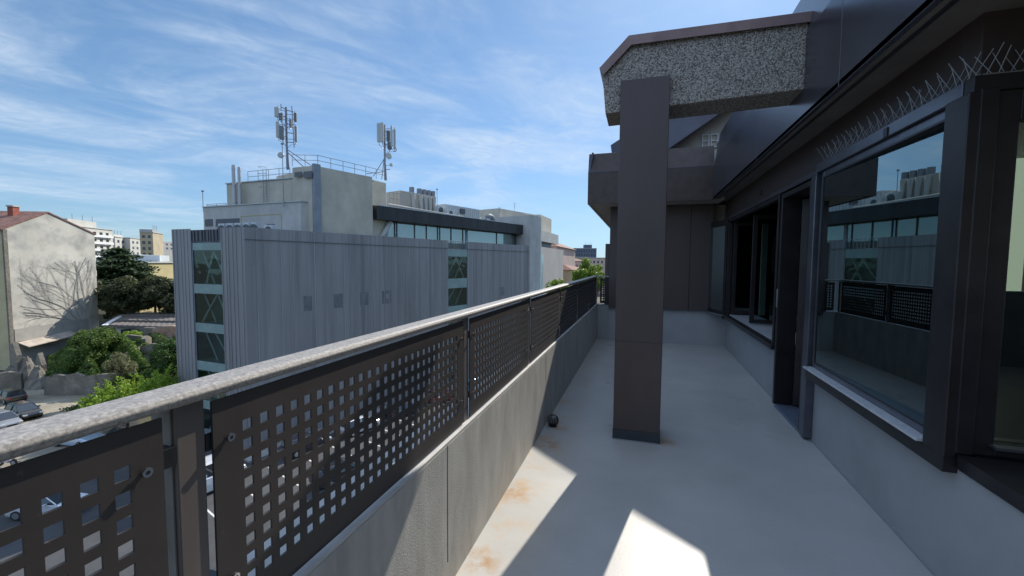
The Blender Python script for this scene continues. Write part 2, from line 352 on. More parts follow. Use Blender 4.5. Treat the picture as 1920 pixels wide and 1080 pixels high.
for (y0, y1) in edges:
    n = int(round((y1-y0-.134)/.0413))+1
    n = max(n, 3); first = (y0+y1)/2-(n-1)*.0413/2
    panel(y0, y1, n, first, rail)
M['post_side'] = mat('post_side', (.13, .108, .098), .45, .1, var=(12, .12, None, (1, 1, .2)))
M['strip'] = mat('pale_strip', (.24, .225, .20), .6, .1, var=(20, .2, None, (1, 1, .3)))  # paler tone for the strip set on each post's near face
for i in range(len(edges)-1):
    yc = (edges[i][1]+edges[i+1][0])/2
    b = MB(); b.box(-.842, -.783, yc-.019, yc+.033, .60, 1.143)
    po = b.build('post', M['post_side'], rail, bevel=.003)
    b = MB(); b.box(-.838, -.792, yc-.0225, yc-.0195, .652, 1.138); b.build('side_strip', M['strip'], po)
    for (ya, yb) in ((yc-.055, yc-.0195), (yc+.0335, yc+.055)):
        for zz in (1.035, .745):
            b = MB(); b.box(-.812, -.783, ya, yb, zz, zz+.035); b.build('bracket', M['black'], rail, bevel=.001)
b = MB(); b.box(-.80, -.765, 7.69, 7.73, .64, 1.135); b.box(-.54, -.51, 7.80, 7.83, .64, 1.135); b.build('post', M['post_side'], rail)
bm = MB()
ys = [-.715]; zs = [.668]
for i in range(3): c = -.67+i*.0413; ys += [c-.0118, c+.0118]
ys.append(-.53)
for j in range(9): c = 1.06-(8-j)*.0413; zs += [c-.0116, c+.0116]
zs.append(1.12)
for i in range(len(ys)-1):
    for j in range(len(zs)-1):
        if not (i % 2 and j % 2): bm.box(ys[i], ys[i+1], 7.742, 7.746, zs[j], zs[j+1])
bm.build('panel', M['panel'], rail)

# column
col = thing('column', 'tall square dark metal clad column standing on the terrace floor under the concrete beam', 'column', (-.01, 3.5, 0))
b = MB(); b.box(-.187, .166, 3.352, 3.69, .082, 2.782)
b.build('shaft', M['cladding'], col, bevel=.004)
b = MB(); b.box(-.190, .169, 3.349, 3.693, .006, .081); b.build('skirting', M['membrane'], col, bevel=.003)
b = MB(); b.box(-.196, .175, 3.343, 3.70, .0, .006); b.build('sealant_strip', mat('sealant', (.3, .32, .33), .5), col)
b = MB(); b.box(-.1875, .1665, 3.3505, 3.3515, .788, .791); b.build('seam', M['black'], col)
bx('seam', M['black'], col, -.1885, -.1865, 3.40, 3.404, .09, 2.78, bevel=0)
# beam
bm_ = thing('roof_beam', 'pebble faced concrete beam with sloping nose and reddish metal coping above the column', 'beam', (.3, 3.5, 2.6))
b = MB(); b.extr([(-.300, 2.562), (-.318, 2.75), (-.335, 2.885), (-.128, 3.085), (1.04, 3.065), (1.04, 2.600)], 1, 3.40, 3.72); b.build('beam', M['aggregate'], bm_, bevel=.006)
b = MB()
top = [(-.352, 2.905), (-.136, 3.118), (1.06, 3.100)]; lo = [(-.338, 2.880), (-.126, 3.088), (1.06, 3.070)]
b.extr([top[0], top[1], top[2], lo[2], lo[1], lo[0]], 1, 3.375, 3.745)
for (yy0, yy1) in ((3.370, 3.3745), (3.7455, 3.750)):
    b.extr([(-.350, 2.90), (-.136, 3.115), (1.06, 3.097), (1.06, 3.028), (-.115, 3.043), (-.322, 2.842)], 1, yy0, yy1)
b.build('coping', M['coping'], bm_, bevel=.002)

# ------------------------------------------------------------------ the building beside the terrace
bd = thing('penthouse_building', 'dark metal clad top storey with windows, deep roof fascia and far wing along the terrace', 'building', (2, 5, 0))
def wallx(y): return 1.300+(y-2.3)*.0159
b = MB()
for (a, c) in ((.2, 3.895), (4.70, 7.78)):
    b.prism([(wallx(a), a), (wallx(c), c), (wallx(c)+.16, c), (wallx(a)+.16, a)], -.1, .545)
b.box(-.56, 1.40, 7.76, 7.9, -.1, .60)
b.build('plaster_base', M['plaster'], bd, bevel=.003)
b = MB(); b.prism([(wallx(.2)-.012, .2), (wallx(2.19)-.012, 2.19), (4.2, 2.19), (4.2, .2)], .546, .604); b.build('ledge', M['dark_frame'], bd, bevel=.002)
# floor skirting joint
b = MB()
for (a, c) in ((.2, 3.895), (4.70, 7.76)):
    b.prism([(wallx(a)-.006, a), (wallx(c)-.006, c), (wallx(c), c), (wallx(a), a)], 0, .012)
b.build('skirting', mat('skirting', (.3, .31, .32), .5), bd)
# cladding: bands above the openings and piers
b = MB()
b.box(1.31, 1.42, 2.36, 7.78, 2.13, 2.44)
b.box(1.31, 4.2, 2.26, 2.36, 2.13, 2.44)
b.box(1.31, 1.42, 3.73, 3.895, .545, 2.13)
b.box(1.31, 1.42, 4.66, 4.72, .10, 2.13)
b.box(1.31, 1.42, 7.26, 7.78, .545, 2.13)
b.build('cladding_wall', M['cladding'], bd, bevel=.003)
# head trim (light metal strip above openings), stands proud
b = MB(); b.box(1.262, 1.309, 2.27, 3.80, 2.100, 2.165); b.box(1.262, 1.309, 3.80, 7.3, 2.085, 2.125); b.build('head_trim', M['frame_light'], bd, bevel=.003)
b = MB(); b.box(1.262, 3.2, 2.205, 2.259, 2.10, 2.165); b.build('head_trim', M['dark_frame'], bd, bevel=.003)
bx('sensor', M['black'], bd, 1.30, 1.308, 5.52, 5.60, 2.20, 2.26, bevel=.002)
bx('clip', M['dark_frame'], bd, 1.256, 1.261, 2.82, 2.86, 2.10, 2.15, bevel=.001)
# big window
def frame_rect(b, x0, x1, y0, y1, z0, z1, w):
    b.box(x0, x1, y0, y0+w, z0, z1); b.box(x0, x1, y1-w, y1, z0, z1); b.box(x0, x1, y0+w, y1-w, z0, z0+w); b.box(x0, x1, y0+w, y1-w, z1-w, z1)
w = MB(); frame_rect(w, 1.285, 1.345, 2.335, 3.755, .600, 2.098, .045); win = w.build('window', M['frame_light'], bd, bevel=.004)
w = MB(); _t = R_(2.3); w.obox((1.314, 3.045, 1.349), Vector((math.cos(_t), math.sin(_t), 0)), Vector((-math.sin(_t), math.cos(_t), 0)), Z, .003, .665, .704); w.build('pane', M['pane'], win)
w = MB(); frame_rect(w, 1.280, 1.350, 2.378, 3.712, .643, 2.055, .010); w.build('gasket', M['black'], win)
w = MB(); w.box(1.225, 1.284, 2.345, 3.76, .593, .606); w.build('sill', mat('sill_alu', (.72, .73, .74), .4, .3, var=(30, .1)), win, bevel=.001)
w = MB(); w.box(1.245, 1.31, 2.20, 3.77, .520, .587); w.build('bottom_trim', M['dark_frame'], win, bevel=.003)
# corner post and the return facing the camera
w = MB(); w.box(1.285, 1.345, 2.20, 2.334, .606, 2.11); w.box(1.243, 1.2845, 2.195, 2.335, .588, 2.098); w.build('corner_post', M['dark_frame'], bd, bevel=.004)
w = MB(); w.box(1.345, 1.42, 2.215, 2.27, .606, 2.10); w.box(1.42, 4.2, 2.215, 2.27, 1.98, 2.10); w.box(1.42, 4.2, 2.215, 2.27, .606, .66); rw = w.build('window', M['dark_frame'], bd, bevel=.004)
w = MB(); w.box(1.42, 4.2, 2.238, 2.244, .66, 1.98); w.build('pane', M['pane'], rw)
w = MB(); w.box(1.40, 4.2, 2.17, 2.214, .648, .660); w.build('sill', M['frame_light'], rw, bevel=.001)
# door: frame, dark leaf ajar, threshold
w = MB(); w.box(1.27, 1.43, 3.895, 3.94, .03, 2.07); w.box(1.27, 1.43, 4.615, 4.66, .03, 2.07); w.box(1.27, 1.43, 3.94, 4.615, 2.025, 2.07)
dr = w.build('door', M['dark_frame'], bd, bevel=.004)
w = MB(); w.box(1.262, 1.33, 3.80, 3.895, .02, 2.085); w.build('door_jamb', M['frame_light'], dr, bevel=.004)
w = MB(); w.box(1.28, 1.62, 3.94, 4.615, .0, .03); w.build('threshold', mat('threshold', (.16, .20, .27), .4, .3), dr, bevel=.002)
w = MB(); ax = Vector((.93, -.36, 0)).normalized(); ay = Vector((.36, .93, 0)).normalized()
w.obox(Vector((1.43, 4.60, 1.03))+ax*.32, ax, ay, Z, .32, .02, .98); lf = w.build('door_leaf', M['dark_frame'], dr, bevel=.003)
w = MB(); w.box(1.262, 1.269, 4.622, 4.652, .98, 1.16); w.build('lock_plate', M['alu'], dr, bevel=.002)
# open window recess further along
w = MB(); w.box(1.27, 1.33, 4.72, 4.765, .60, 2.085); w.box(1.27, 1.33, 7.2, 7.26, .60, 2.085); w.box(1.27, 1.33, 4.765, 7.2, 2.04, 2.085); w.box(1.255, 1.33, 4.72, 7.26, .545, .60)
ow = w.build('window', M['dark_frame'], bd, bevel=.004)
w = MB(); w.box(1.33, 1.72, 4.70, 7.25, .585, .612); w.build('sill', M['plaster'], ow, bevel=.003)
# open inward sashes seen through the opening
for (yy, xx, wd) in ((7.16, 1.34, .62), (6.1, 1.36, .6)):
    w = MB()
    w.box(xx, xx+.05, yy-.02, yy+.02, .63, 2.03); w.box(xx+wd-.05, xx+wd, yy-.02, yy+.02, .63, 2.03); w.box(xx+.05, xx+wd-.05, yy-.02, yy+.02, .63, .68); w.box(xx+.05, xx+wd-.05, yy-.02, yy+.02, 1.98, 2.03)
    sh = w.build('casement', M['dark_frame'], ow, bevel=.003)
    w = MB(); w.box(xx+.05, xx+wd-.05, yy-.003, yy+.003, .68, 1.98); w.build('pane', M['pane_far'], sh)
w = MB(); w.box(1.70, 1.78, 5.1, 5.13, .63, 2.0); w.build('curtain', M['int_pale'], ow)
# chamfered corner pane at the far end
p0 = Vector((1.10, 7.74, 0)); p1 = Vector((1.275, 7.22, 0)); d = (p1-p0).normalized(); nn = Vector((d.y, -d.x, 0))
w = MB(); L_ = (p1-p0).length
for (s0, s1, z0, z1) in ((0, .04, .6, 2.09), (L_-.06, L_, .53, 2.12), (.04, L_-.06, .6, .65), (.04, L_-.06, 2.0, 2.09)):
    w.obox(p0+d*((s0+s1)/2)+Z*((z0+z1)/2), d, nn, Z, (s1-s0)/2, .025, (z1-z0)/2)
cw = w.build('window', M['dark_frame'], bd, bevel=.003)
w = MB(); w.obox(p0+d*(L_/2)+Z*1.33, d, nn, Z, L_/2-.05, .003, .68); w.build('pane', M['pane_far'], cw)
w = MB(); w.obox(p0+d*(L_/2)-nn*.0+Z*.59, d, nn, Z, L_/2, .06, .008); w.build('sill', M['alu'], cw)
# soffit and fascia
w = MB(); w.box(1.095, 4.4, 1.2, 7.75, 2.432, 2.45); w.box(1.03, 1.093, -1.0, 7.14, 2.398, 2.43); w.build('soffit', M['soffit'], bd, bevel=.002)
w = MB(); w.box(1.093, 1.12, -1.0, 7.14, 2.398, 2.431); w.build('drip_edge', M['dark_frame'], bd)
def fascia(y0, y1, nm='fascia'):
    w = MB(); w.extr([(1.03, 2.395), (1.03, 2.962), (1.10, 3.405), (1.13, 3.405), (1.06, 2.962), (1.06, 2.395)], 1, y0, y1); return w.build(nm, M['clad_smooth'], bd, bevel=.003)
fascia(-1.0, 2.842); fascia(2.846, 4.62); fascia(4.624, 7.15)
w = MB(); w.extr([(7.15, 2.385), (7.15, 2.905), (7.25, 3.235), (7.28, 3.235), (7.18, 2.905), (7.18, 2.385)], 0, -.895, 1.03); w.build('gutter_box', M['brown_metal'], bd, bevel=.003)
w = MB(); w.box(-.895, 1.03, 7.145, 7.149, 2.905, 2.912); w.build('seam', M['clad_smooth'], bd)
w = MB(); w.extr([(-.897, 2.385), (-.897, 2.905), (-.84, 3.235), (-.81, 3.235), (-.865, 2.905), (-.865, 2.385)], 1, 7.155, 13.5); w.build('gutter_box', M['clad_smooth'], bd, bevel=.003)
w = MB(); w.box(-.865, 1.2, 7.18, 7.74, 2.40, 2.43); w.box(-.865, -.55, 7.74, 13.5, 2.40, 2.43); w.build('soffit', M['cream'], bd)
# end wall
w = MB()
x = -.56
for x1 in (.10, .78, 1.13):
    w.box(x+.003, x1-.003, 7.70, 7.78, .60, 2.42); x = x1
w.box(-.56, -.48, 7.78, 13.5, -.1, 2.42); w.box(-.55, 1.12, 7.74, 7.80, .60, 2.41)
w.build('cladding_wall', M['cladding'], bd, bevel=.003)
w = MB(); w.box(-.64, -.565, 7.80, 7.95, .58, 1.75); w.build('downpipe_box', M['cladding'], bd, bevel=.004)
# roof behind fascia and over wing
w = MB(); w.box(1.13, 6, -1.0, 13.5, 2.46, 2.60); w.box(-.80, 1.13, 7.3, 13.5, 2.46, 2.60)
w.build('roof_slab', M['clad_smooth'], bd)
w = MB(); w.extr([(1.125, 3.36), (6, 5.2), (6, 5.1), (1.125, 3.28)], 1, -1.0, 7.68); w.build('roof_slope', M['clad_smooth'], bd)
# gable
w = MB(); w.extr([(-.578, 3.482), (-.50, 2.95), (0, 3.09), (1.355, 3.992), (2.45, 4.72), (4.3, 3.8), (4.3, 4.5), (2.45, 5.277)], 1, 7.70, 7.82); w.build('gable_verge', M['clad_smooth'], bd, bevel=.003)
w = MB(); w.extr([(-.578, 3.482), (-.56, 3.36), (2.45, 5.15), (4.3, 4.38), (4.3, 4.5), (2.45, 5.277)], 1, 7.82, 13.0); w.build('roof', M['clad_smooth'], bd)
w = MB(); w.extr([(-.2, 2.6), (-.2, 3.2), (2.4, 4.7), (4.3, 3.9), (4.3, 2.6)], 1, 8.05, 8.2); gw = w.build('gable_wall', M['cream'], bd)
M['white'] = mat('white', (.75, .76, .77), .5)
w = MB()
for x0 in (.945, 1.085):
    x1 = x0+.115; z0, z1 = 3.40, 3.63
    yy0, yy1 = 8.02, 8.05
    w.box(x0, x0+.014, yy0, yy1, z0, z1); w.box(x1-.014, x1, yy0, yy1, z0, z1); w.box(x0+.014, x1-.014, yy0, yy1, z0, z0+.014); w.box(x0+.014, x1-.014, yy0, yy1, z1-.014, z1); w.box(x0+.014, x1-.014, yy0, yy1, 3.51, 3.522)
w.build('gable_window', M['white'], gw)
# interior
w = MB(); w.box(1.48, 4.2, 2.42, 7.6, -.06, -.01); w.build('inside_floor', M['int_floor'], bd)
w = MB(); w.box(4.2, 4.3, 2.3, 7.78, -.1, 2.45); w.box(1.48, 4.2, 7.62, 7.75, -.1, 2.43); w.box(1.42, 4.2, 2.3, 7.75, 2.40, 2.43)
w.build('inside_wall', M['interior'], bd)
w = MB(); w.prism([(-.5, 7.9), (6, 7.9), (6, 13.5), (-.5, 13.5)], -16, 2.40); w.box(1.5, 6, 2.3, 7.8, -16, -.12); w.box(-.9, 6, -1.6, 8, -16, -.62)
w.build('lower_storeys', M['cream'], bd)
# unseen wall and block added behind the viewpoint to shape the window reflection
rl = tag(simple(lambda k: k.box(1.25, 6.0, -1.0, -.85, 0, 1.15), 'added_screen_wall', M['brown_metal'], origin=(2, -.9, 0), bevel=.004), 'low dark screen wall added behind the viewpoint to darken the return window reflection', 'wall')
nb = thing('added_block', 'dark block with a pale pier, added behind the viewpoint to shape the return window reflection', 'building', (8, -10, GZ))
w = MB(); w.box(3.5, 16, -16, -9.3, GZ, 9); w.build('wall', M['brown_metal'], nb)
w = MB(); w.box(8.35, 8.95, -9.3, -9.05, .3, 5.7); w.build('pier', M['int_pale'], nb)

# bird spikes
def spike_strip(y0, y1, label, ax=1, const=1.285):
    t = thing('bird_spikes', label, 'bird spikes', (1.285, (y0+y1)/2, 2.165), 'bird spikes on the window head')
    bb = MB()
    P = (lambda s, a, z: (const+a, s, z)) if ax == 1 else (lambda s, a, z: (s, const+a, z))
    bb.tube(P(y0, 0, 2.170), P(y1, 0, 2.170), .006, 6); bb.build('base_strip', M['alu'], t)
    n = int(abs(y1-y0)/.019)
    for i in range(n):
        s = y0+(i+.5)*(y1-y0)/n; q = MB(); k = (-1, 1, -.3, .6)[i % 4]
        lean = .045*k+random.uniform(-.008, .008); al = .026*(-1 if i % 2 else 1)+random.uniform(-.006, .006)
        q.tube(P(s, 0, 2.172), P(s+al, lean, 2.172+.10+random.uniform(-.012, .006)), .0014, 4, cap=False)
        q.build('spike', M['spike'], t)
M['spike'] = mat('spike', (.60, .62, .66), .3, .4)
spike_strip(3.08, 3.72, 'row of thin wire bird spikes on the far half of the big window head')
spike_strip(2.22, 3.07, 'row of thin wire bird spikes on the near half of the big window head')
spike_strip(1.30, 2.1, 'row of wire bird spikes on the head of the return window', 0, 2.225)

# ball on floor
bl = thing('floor_lamp_ball', 'small black ball with pale slatted front on the floor at the foot of the parapet', 'lamp', (-.695, 3.46, 0))
w = MB(); w.sphere((-.695, 3.46, .05), .05, 24, 16); w.build('shell', M['black'], bl, smooth=True)
w = MB()
for k in range(-3, 4):
    a = k*.30; r = .0512
    pts = [Vector((-.695, 3.46, .05))+Vector((math.sin(a)*math.cos(e)*r, -math.cos(a)*math.cos(e)*r, math.sin(e)*r)) for e in np.linspace(-.2, 1.0, 7)]
    w.path(pts, .0018, 5)
w.build('slats', M['alu'], bl)
w = MB(); w.tube((-.695, 3.46, 0), (-.695, 3.46, .008), .035, 20); w.build('base_ring', M['black'], bl)

# ================================================================== GROUND
M['asphalt'] = mat('asphalt', (.052, .054, .058), .85, var=(.35, .25), bump=(20, .3, .01), var2=(3, .3, (.075, .073, .068)))
M['gravel'] = mat('gravel_lot', (.30, .265, .20), .9, var=(.25, .25), bump=(8, .4, .03), var2=(1.1, .6, (.19, .175, .14)))
M['earth'] = mat('earth', (.075, .07, .045), .95, var=(.2, .4))
w = MB(); w.box(-3000, 3000, -800, 5000, GZ-1.5, GZ-.02); struct(w.build('ground', M['earth']))
Pn = lambda px, py: tuple(gnd(px, py))[:2]
BA = gnd(465, 880)
w = MB(); w.prism([(-120, -40), (0, -40), (0, 120), (-26, 120), (-38, 27.5), (-46.5, 27.7), (-60, 34), (-120, 60)], GZ-.018, GZ-.012); struct(w.build('road', M['asphalt']))
w = MB(); w.prism([Pn(-260, 1010), Pn(60, 930), Pn(215, 800), Pn(190, 738), Pn(60, 728), Pn(-380, 728)], GZ-.012, GZ+.0); struct(w.build('car_park', M['gravel']))
M['paint'] = mat('road_paint', (.62, .61, .56), .7, var=(5, .15))
w = MB()
for k in range(9):
    a = Vector((-34.5+k*2.65, 21.0+k*1.9, 0)) if False else Vector((-31.5+k*.83, 18.5+k*2.5, 0)); d = Vector((.949, -.314, 0)); t = Vector((.314, .949, 0))
    w.prism([tuple((a+d*x+t*y))[:2] for x, y in ((0, 0), (4.8, 0), (4.8, .12), (0, .12))], GZ-.010, GZ-.006)
a = Vector((-24, 0, 0)); t = Vector((.314, .949, 0)); d = Vector((.949, -.314, 0))
for k in range(14):
    q = a+t*(k*5); w.prism([tuple(q+d*x+t*y)[:2] for x, y in ((0, 0), (.15, 0), (.15, 3), (0, 3))], GZ-.010, GZ-.006)
struct(w.build('road_markings', M['paint']))
w = MB(); a = Vector((-32.9, 27.2, 0)); w.prism([tuple(a+d*x+t*y)[:2] for x, y in ((.0, -.5), (2.0, -.5), (2.0, 70), (0, 70))], GZ-.015, GZ+.12)
struct(w.build('pavement', mat('pavement', (.30, .29, .27), .85, var=(.8, .15))))

# ================================================================== OFFICE BUILDING
CO = at(458, 427, 36); CO = Vector((CO.x, CO.y, 0))
_az = math.atan((1520-960)/FPX)-YAW
u = Vector((math.sin(_az), math.cos(_az), 0)); n = Vector((u.y, -u.x, 0))      # along the long facade / outward
e = Vector((-.998, .063, 0)); en = Vector((-.063, -.998, 0))                    # along the end face / outward
def Fp(px, off=0):    # plan point on the long-facade plane set back by off
    q = hit(px, 497, CO-n*off, n); return Vector((q.x, q.y, 0))
def Fz(px, py, off=0): return hit(px, py, CO-n*off, n).z
def Ep(px, off=0):
    q = hit(px, 497, CO-en*off, en); return Vector((q.x, q.y, 0))
def Ez(px, py, off=0): return hit(px, py, CO-en*off, en).z
M['zinc'] = mat('zinc_cladding', (.245, .24, .245), .5, .12, var=(.5, .14, None, (1, 1, .12)), var2=(2.2, .5, (.31, .315, .32), (1, 1, .05), (.5, .62)))
M['zinc_light'] = mat('zinc_light', (.36, .365, .37), .5, .1, var=(.7, .3, None, (1, 1, .1)))
M['zinc_dark'] = mat('zinc_dark', (.10, .108, .125), .5, .35)
M['conc'] = mat('office_concrete', (.50, .475, .40), .9, var=(.5, .10), var2=(.9, .6, (.42, .40, .34), (1, 1, .35), (.48, .68)), bump=(6, .3, .02))
M['conc_grey'] = mat('office_concrete_grey', (.46, .46, .44), .85, var=(.5, .10), var2=(1.3, .5, (.36, .36, .35), (1, 1, .3), (.5, .7)))
M['canopy'] = mat('canopy_metal', (.035, .036, .040), .5, .3, var=(1.2, .25, None, (1, 1, .3)))
M['spandrel'] = mat('spandrel', (.22, .31, .30), .3, var=(1, .12))
M['office_glass'] = glass('office_glass', (.66, .86, .84), .04, 1.42, wob=(1.1, .25))
M['clere_glass'] = glass('clere_glass', (.86, .92, .92), .22, 1.6, wob=(.9, .05))
M['off_int'] = mat('office_interior', (.05, .09, .085), .9, var=(1.1, .4))
M['blind'] = mat('blind', (.80, .82, .80), .8, var=(.8, .06))
M['bluegrey'] = mat('bluegrey_pipe', (.23, .26, .30), .5, var=(1, .1))
ZT = 4.27
of = thing('office_building', 'long office block clad in dark grey ribbed metal with concrete rooftop volumes across the street', 'building', (CO.x, CO.y, GZ))
def ribbed(b, P0, d, nrm, s0, s1, z0, z1, wmin, wmax, dep, rnd):
    s = s0; out_ = 0; pts = [(s0, 0)]
    while s < s1:
        wd = rnd.uniform(wmin, wmax); dp = dep if out_ == 0 else 0
        s2 = min(s+wd, s1); pts += [(s, dp), (s2, dp)]; out_ = 1-out_; s = s2
        if out_ == 1 and rnd.random() < .35:    # flat sheet between ribs
            pass
    for i in range(len(pts)-1):
        a, c = pts[i], pts[i+1]
        if abs(a[0]-c[0]) < 1e-5 and abs(a[1]-c[1]) < 1e-5: continue
        A = P0+d*a[0]+nrm*a[1]; B = P0+d*c[0]+nrm*c[1]
        b.face([(A.x, A.y, z0), (B.x, B.y, z0), (B.x, B.y, z1), (A.x, A.y, z1)])
        Ai = P0+d*a[0]-nrm*.12; Bi = P0+d*c[0]-nrm*.12
        b.face([(A.x, A.y, z1), (B.x, B.y, z1), (Bi.x, Bi.y, z1), (Ai.x, Ai.y, z1)])
rr = random.Random(3)
sA, sB = (Fp(840)-CO).dot(u), (Fp(877)-CO).dot(u); sE = (Fp(1000)-CO).dot(u)
def facade_ribs(b, s0, s1, rnd):
    """wide sheets with paired narrow standing ribs of uneven spacing"""
    s = s0; pts = [(s0, 0)]
    while s < s1-.3:
        g = rnd.choice((.35, .5, .5, .8, 1.1)); s2 = s+g
        if s2+.16 > s1: break
        k = rnd.choice((1, 1, 2)); dp = rnd.choice((.018, .03))
        for _ in range(k): pts += [(s2, 0), (s2+.01, dp), (s2+.07, dp), (s2+.08, 0)]; s2 += .17
        s = s2
    pts.append((s1, 0)); return pts
for (s0, s1) in ((0, sA), (sB, sE)):
    b = MB(); pts = facade_ribs(b, s0, s1, rr)
    for i in range(len(pts)-1):
        a, c = pts[i], pts[i+1]; A = CO+u*a[0]+n*a[1]; B = CO+u*c[0]+n*c[1]; Ai = CO+u*a[0]-n*.12; Bi = CO+u*c[0]-n*.12
        b.face([(A.x, A.y, GZ+.1), (B.x, B.y, GZ+.1), (B.x, B.y, ZT), (A.x, A.y, ZT)])
        b.face([(A.x, A.y, ZT), (B.x, B.y, ZT), (Bi.x, Bi.y, ZT), (Ai.x, Ai.y, ZT)])
    A = CO+u*s0-n*.12; B = CO+u*s1-n*.12; b.face([(B.x, B.y, ZT-1.5), (A.x, A.y, ZT-1.5), (A.x, A.y, ZT), (B.x, B.y, ZT)])
    b.build('ribbed_wall', M['zinc'], of)
    k = MB(); q_ = s0+.9
    while q_ < s1-.4:
        k.obox(CO+u*q_+n*.034+Z*((GZ+ZT)/2), u, n, Z, .02, .006, (ZT-GZ)/2-.06); q_ += rr.choice((.55, .75, 1.1, 1.6, 2.1))
    k.build('seams', M['zinc_light'], of)
    # horizontal joint below the top and thin top flashing
    b = MB(); b.prism([tuple(CO+u*s+n*o_)[:2] for s, o_ in ((s0, .092), (s1, .092), (s1, .0), (s0, .0))], ZT-1.06, ZT-1.03); b.build('joint', M['zinc_dark'], of)
# end face: left piece, glazed strip, right piece
tL = (Ep(325)-CO).dot(e); tg0 = (Ep(360)-CO).dot(e); tg1 = (Ep(416)-CO).dot(e)
for (s0, s1) in ((0.0, tg1), (tg0, tL)):
    b = MB(); ribbed(b, CO, e, en, s0, s1, GZ+.1, ZT, .14, .36, .035, rr); b.build('ribbed_wall', M['zinc'], of)
b = MB(); ribbed(b, CO-en*.05, e, en, tg1, tg0, ZT-1.15, ZT-.12, .12, .3, .08, rr); b.build('ribbed_wall', M['zinc_dark'], of)
b = MB()   # left (hidden) side and back
PL = CO+e*tL; b.prism([tuple(PL)[:2], tuple(PL-en*6+e*.5)[:2], tuple(PL-en*6+e*.5+Vector((.3, 0, 0)))[:2], tuple(PL+Vector((.3, 0, 0)))[:2]], GZ, ZT-.02); b.build('side_wall', M['zinc'], of)
def glazed(P0, d, nrm, s0, s1, ztop, zbot, floors, wd):
    g = MB(); A = P0+d*s0-nrm*.10; B = P0+d*s1-nrm*.10
    gq = [(A.x, A.y, zbot), (B.x, B.y, zbot), (B.x, B.y, ztop), (A.x, A.y, ztop)]
    g.face(gq if (B-A).cross(Z).dot(nrm) > 0 else gq[::-1])
    gw_ = g.build('glazed_strip', M['office_glass'], of)
    k = MB(); zc = ztop
    A2 = P0+d*s0-nrm*1.6; B2 = P0+d*s1-nrm*1.6
    k.face([(A2.x, A2.y, zbot), (B2.x, B2.y, zbot), (B2.x, B2.y, ztop), (A2.x, A2.y, ztop)]); 
    for Q in (s0, s1):
        a1 = P0+d*Q; a2 = P0+d*Q-nrm*1.6; k.face([(a1.x, a1.y, zbot), (a2.x, a2.y, zbot), (a2.x, a2.y, ztop), (a1.x, a1.y, ztop)])
    k.build('inner_wall', M['off_int'], gw_)
    for (z0, z1) in floors:
        k = MB(); a1 = P0+d*s0-nrm*.06; a2 = P0+d*s1-nrm*.06; a3 = a2-nrm*1.4; a4 = a1-nrm*1.4
        k.prism([tuple(x)[:2] for x in (a1, a2, a3, a4)], z0, z1); k.build('floor_band', M['spandrel'], gw_)
        m_ = (s0+s1)/2
    zs_ = sorted([f[0] for f in floors]+[zbot]); zt_ = sorted([f[1] for f in floors])
    k = MB(); lv = sorted(floors)
    for i in range(len(lv)-1):
        zb, zt = lv[i][1], lv[i+1][0]; h = zt-zb; mid = (s0+s1)/2
        jr = random.Random(i*7+int(abs(s0)*10)); jit = lambda x: min(max(x+jr.uniform(-.7, .7), min(s0, s1)+.1), max(s0, s1)-.1)
        for (x0, x1) in ((jit(s0+.2), jit(mid)), (jit(s1-.2), jit(mid)))[:1+(i+1) % 3 if (i+1) % 3 < 2 else 2]:
            k.tube(P0+d*x0-nrm*.7+Z*zb, P0+d*x1-nrm*.7+Z*zt, .09, 6)
        k.tube(P0+d*(mid+.3)-nrm*.9+Z*zb, P0+d*(s1-.1)-nrm*.9+Z*zt, .07, 6)
    k.build('brace', M['conc_grey'], gw_)
    for q in (s0+.04, s1-.04):
        k = MB(); a = P0+d*q-nrm*.08; k.obox(a+Z*((ztop+zbot)/2), d, nrm, Z, .04, .05, (ztop-zbot)/2); k.build('mullion', M['bluegrey'], gw_)
ez = lambda py: Ez(390, py)
glazed(CO, e, en, tg1, tg0, ez(455), GZ+.1, [(ez(469), ez(455)), (ez(551), ez(533)), (ez(624), ez(607)), (ez(696), ez(679)), (ez(768), ez(752)), (ez(838), ez(823))], 2)
fz = lambda py: Fz(858, py)
glazed(CO, u, n, sA, sB, fz(468), GZ+.1, [(fz(481), fz(468)), (fz(540), fz(522)), (fz(588), fz(573)), (fz(640), fz(625)), (fz(690), fz(675))], 2)
k = MB()    # ribbed balustrade above the facade strip
for q in np.linspace(sA+.1, sB-.1, 9): k.tube(CO+u*q+Z*fz(468), CO+u*q+Z*ZT, .03, 5)
k.tube(CO+u*sA+Z*(ZT-.04), CO+u*sB+Z*(ZT-.04), .04, 6); k.build('balustrade', M['bluegrey'], of)
M['perf'] = mat('perforated_metal', (.15, .155, .17), .5, .1, var=(2.5, .25))
for (px, py, hw, hh) in ((576, 569, 8, 14), (633, 564, 8, 13), (682, 560, 8, 12), (724, 557, 8, 12), (942, 546, 4, 8)):
    a = Fp(px-hw); c = Fp(px+hw); z0, z1 = Fz(px, py+hh), Fz(px, py-hh)
    k = MB(); k.obox((a+c)/2+n*.01+Z*((z0+z1)/2), u, n, Z, (c-a).length/2, .012, (z1-z0)/2)
    wf = k.build('screened_window', M['perf'], of)
    if px != 724: continue
    k = MB(); k.obox((a+c)/2+n*.025+u*.1+Z*((z0+z1)/2+.1), u, n, Z, (c-a).length/5, .003, (z1-z0)/5); k.build('pane', M['zinc'], wf)
# roof deck
b = MB(); far_ = 16
b.prism([tuple(x)[:2] for x in (CO-n*1.75-en*1.9, CO+u*sE-n*1.75, CO+u*sE-n*far_, PL-en*8)], GZ, ZT-1.0); b.build('roof_deck', M['conc_grey'], of)
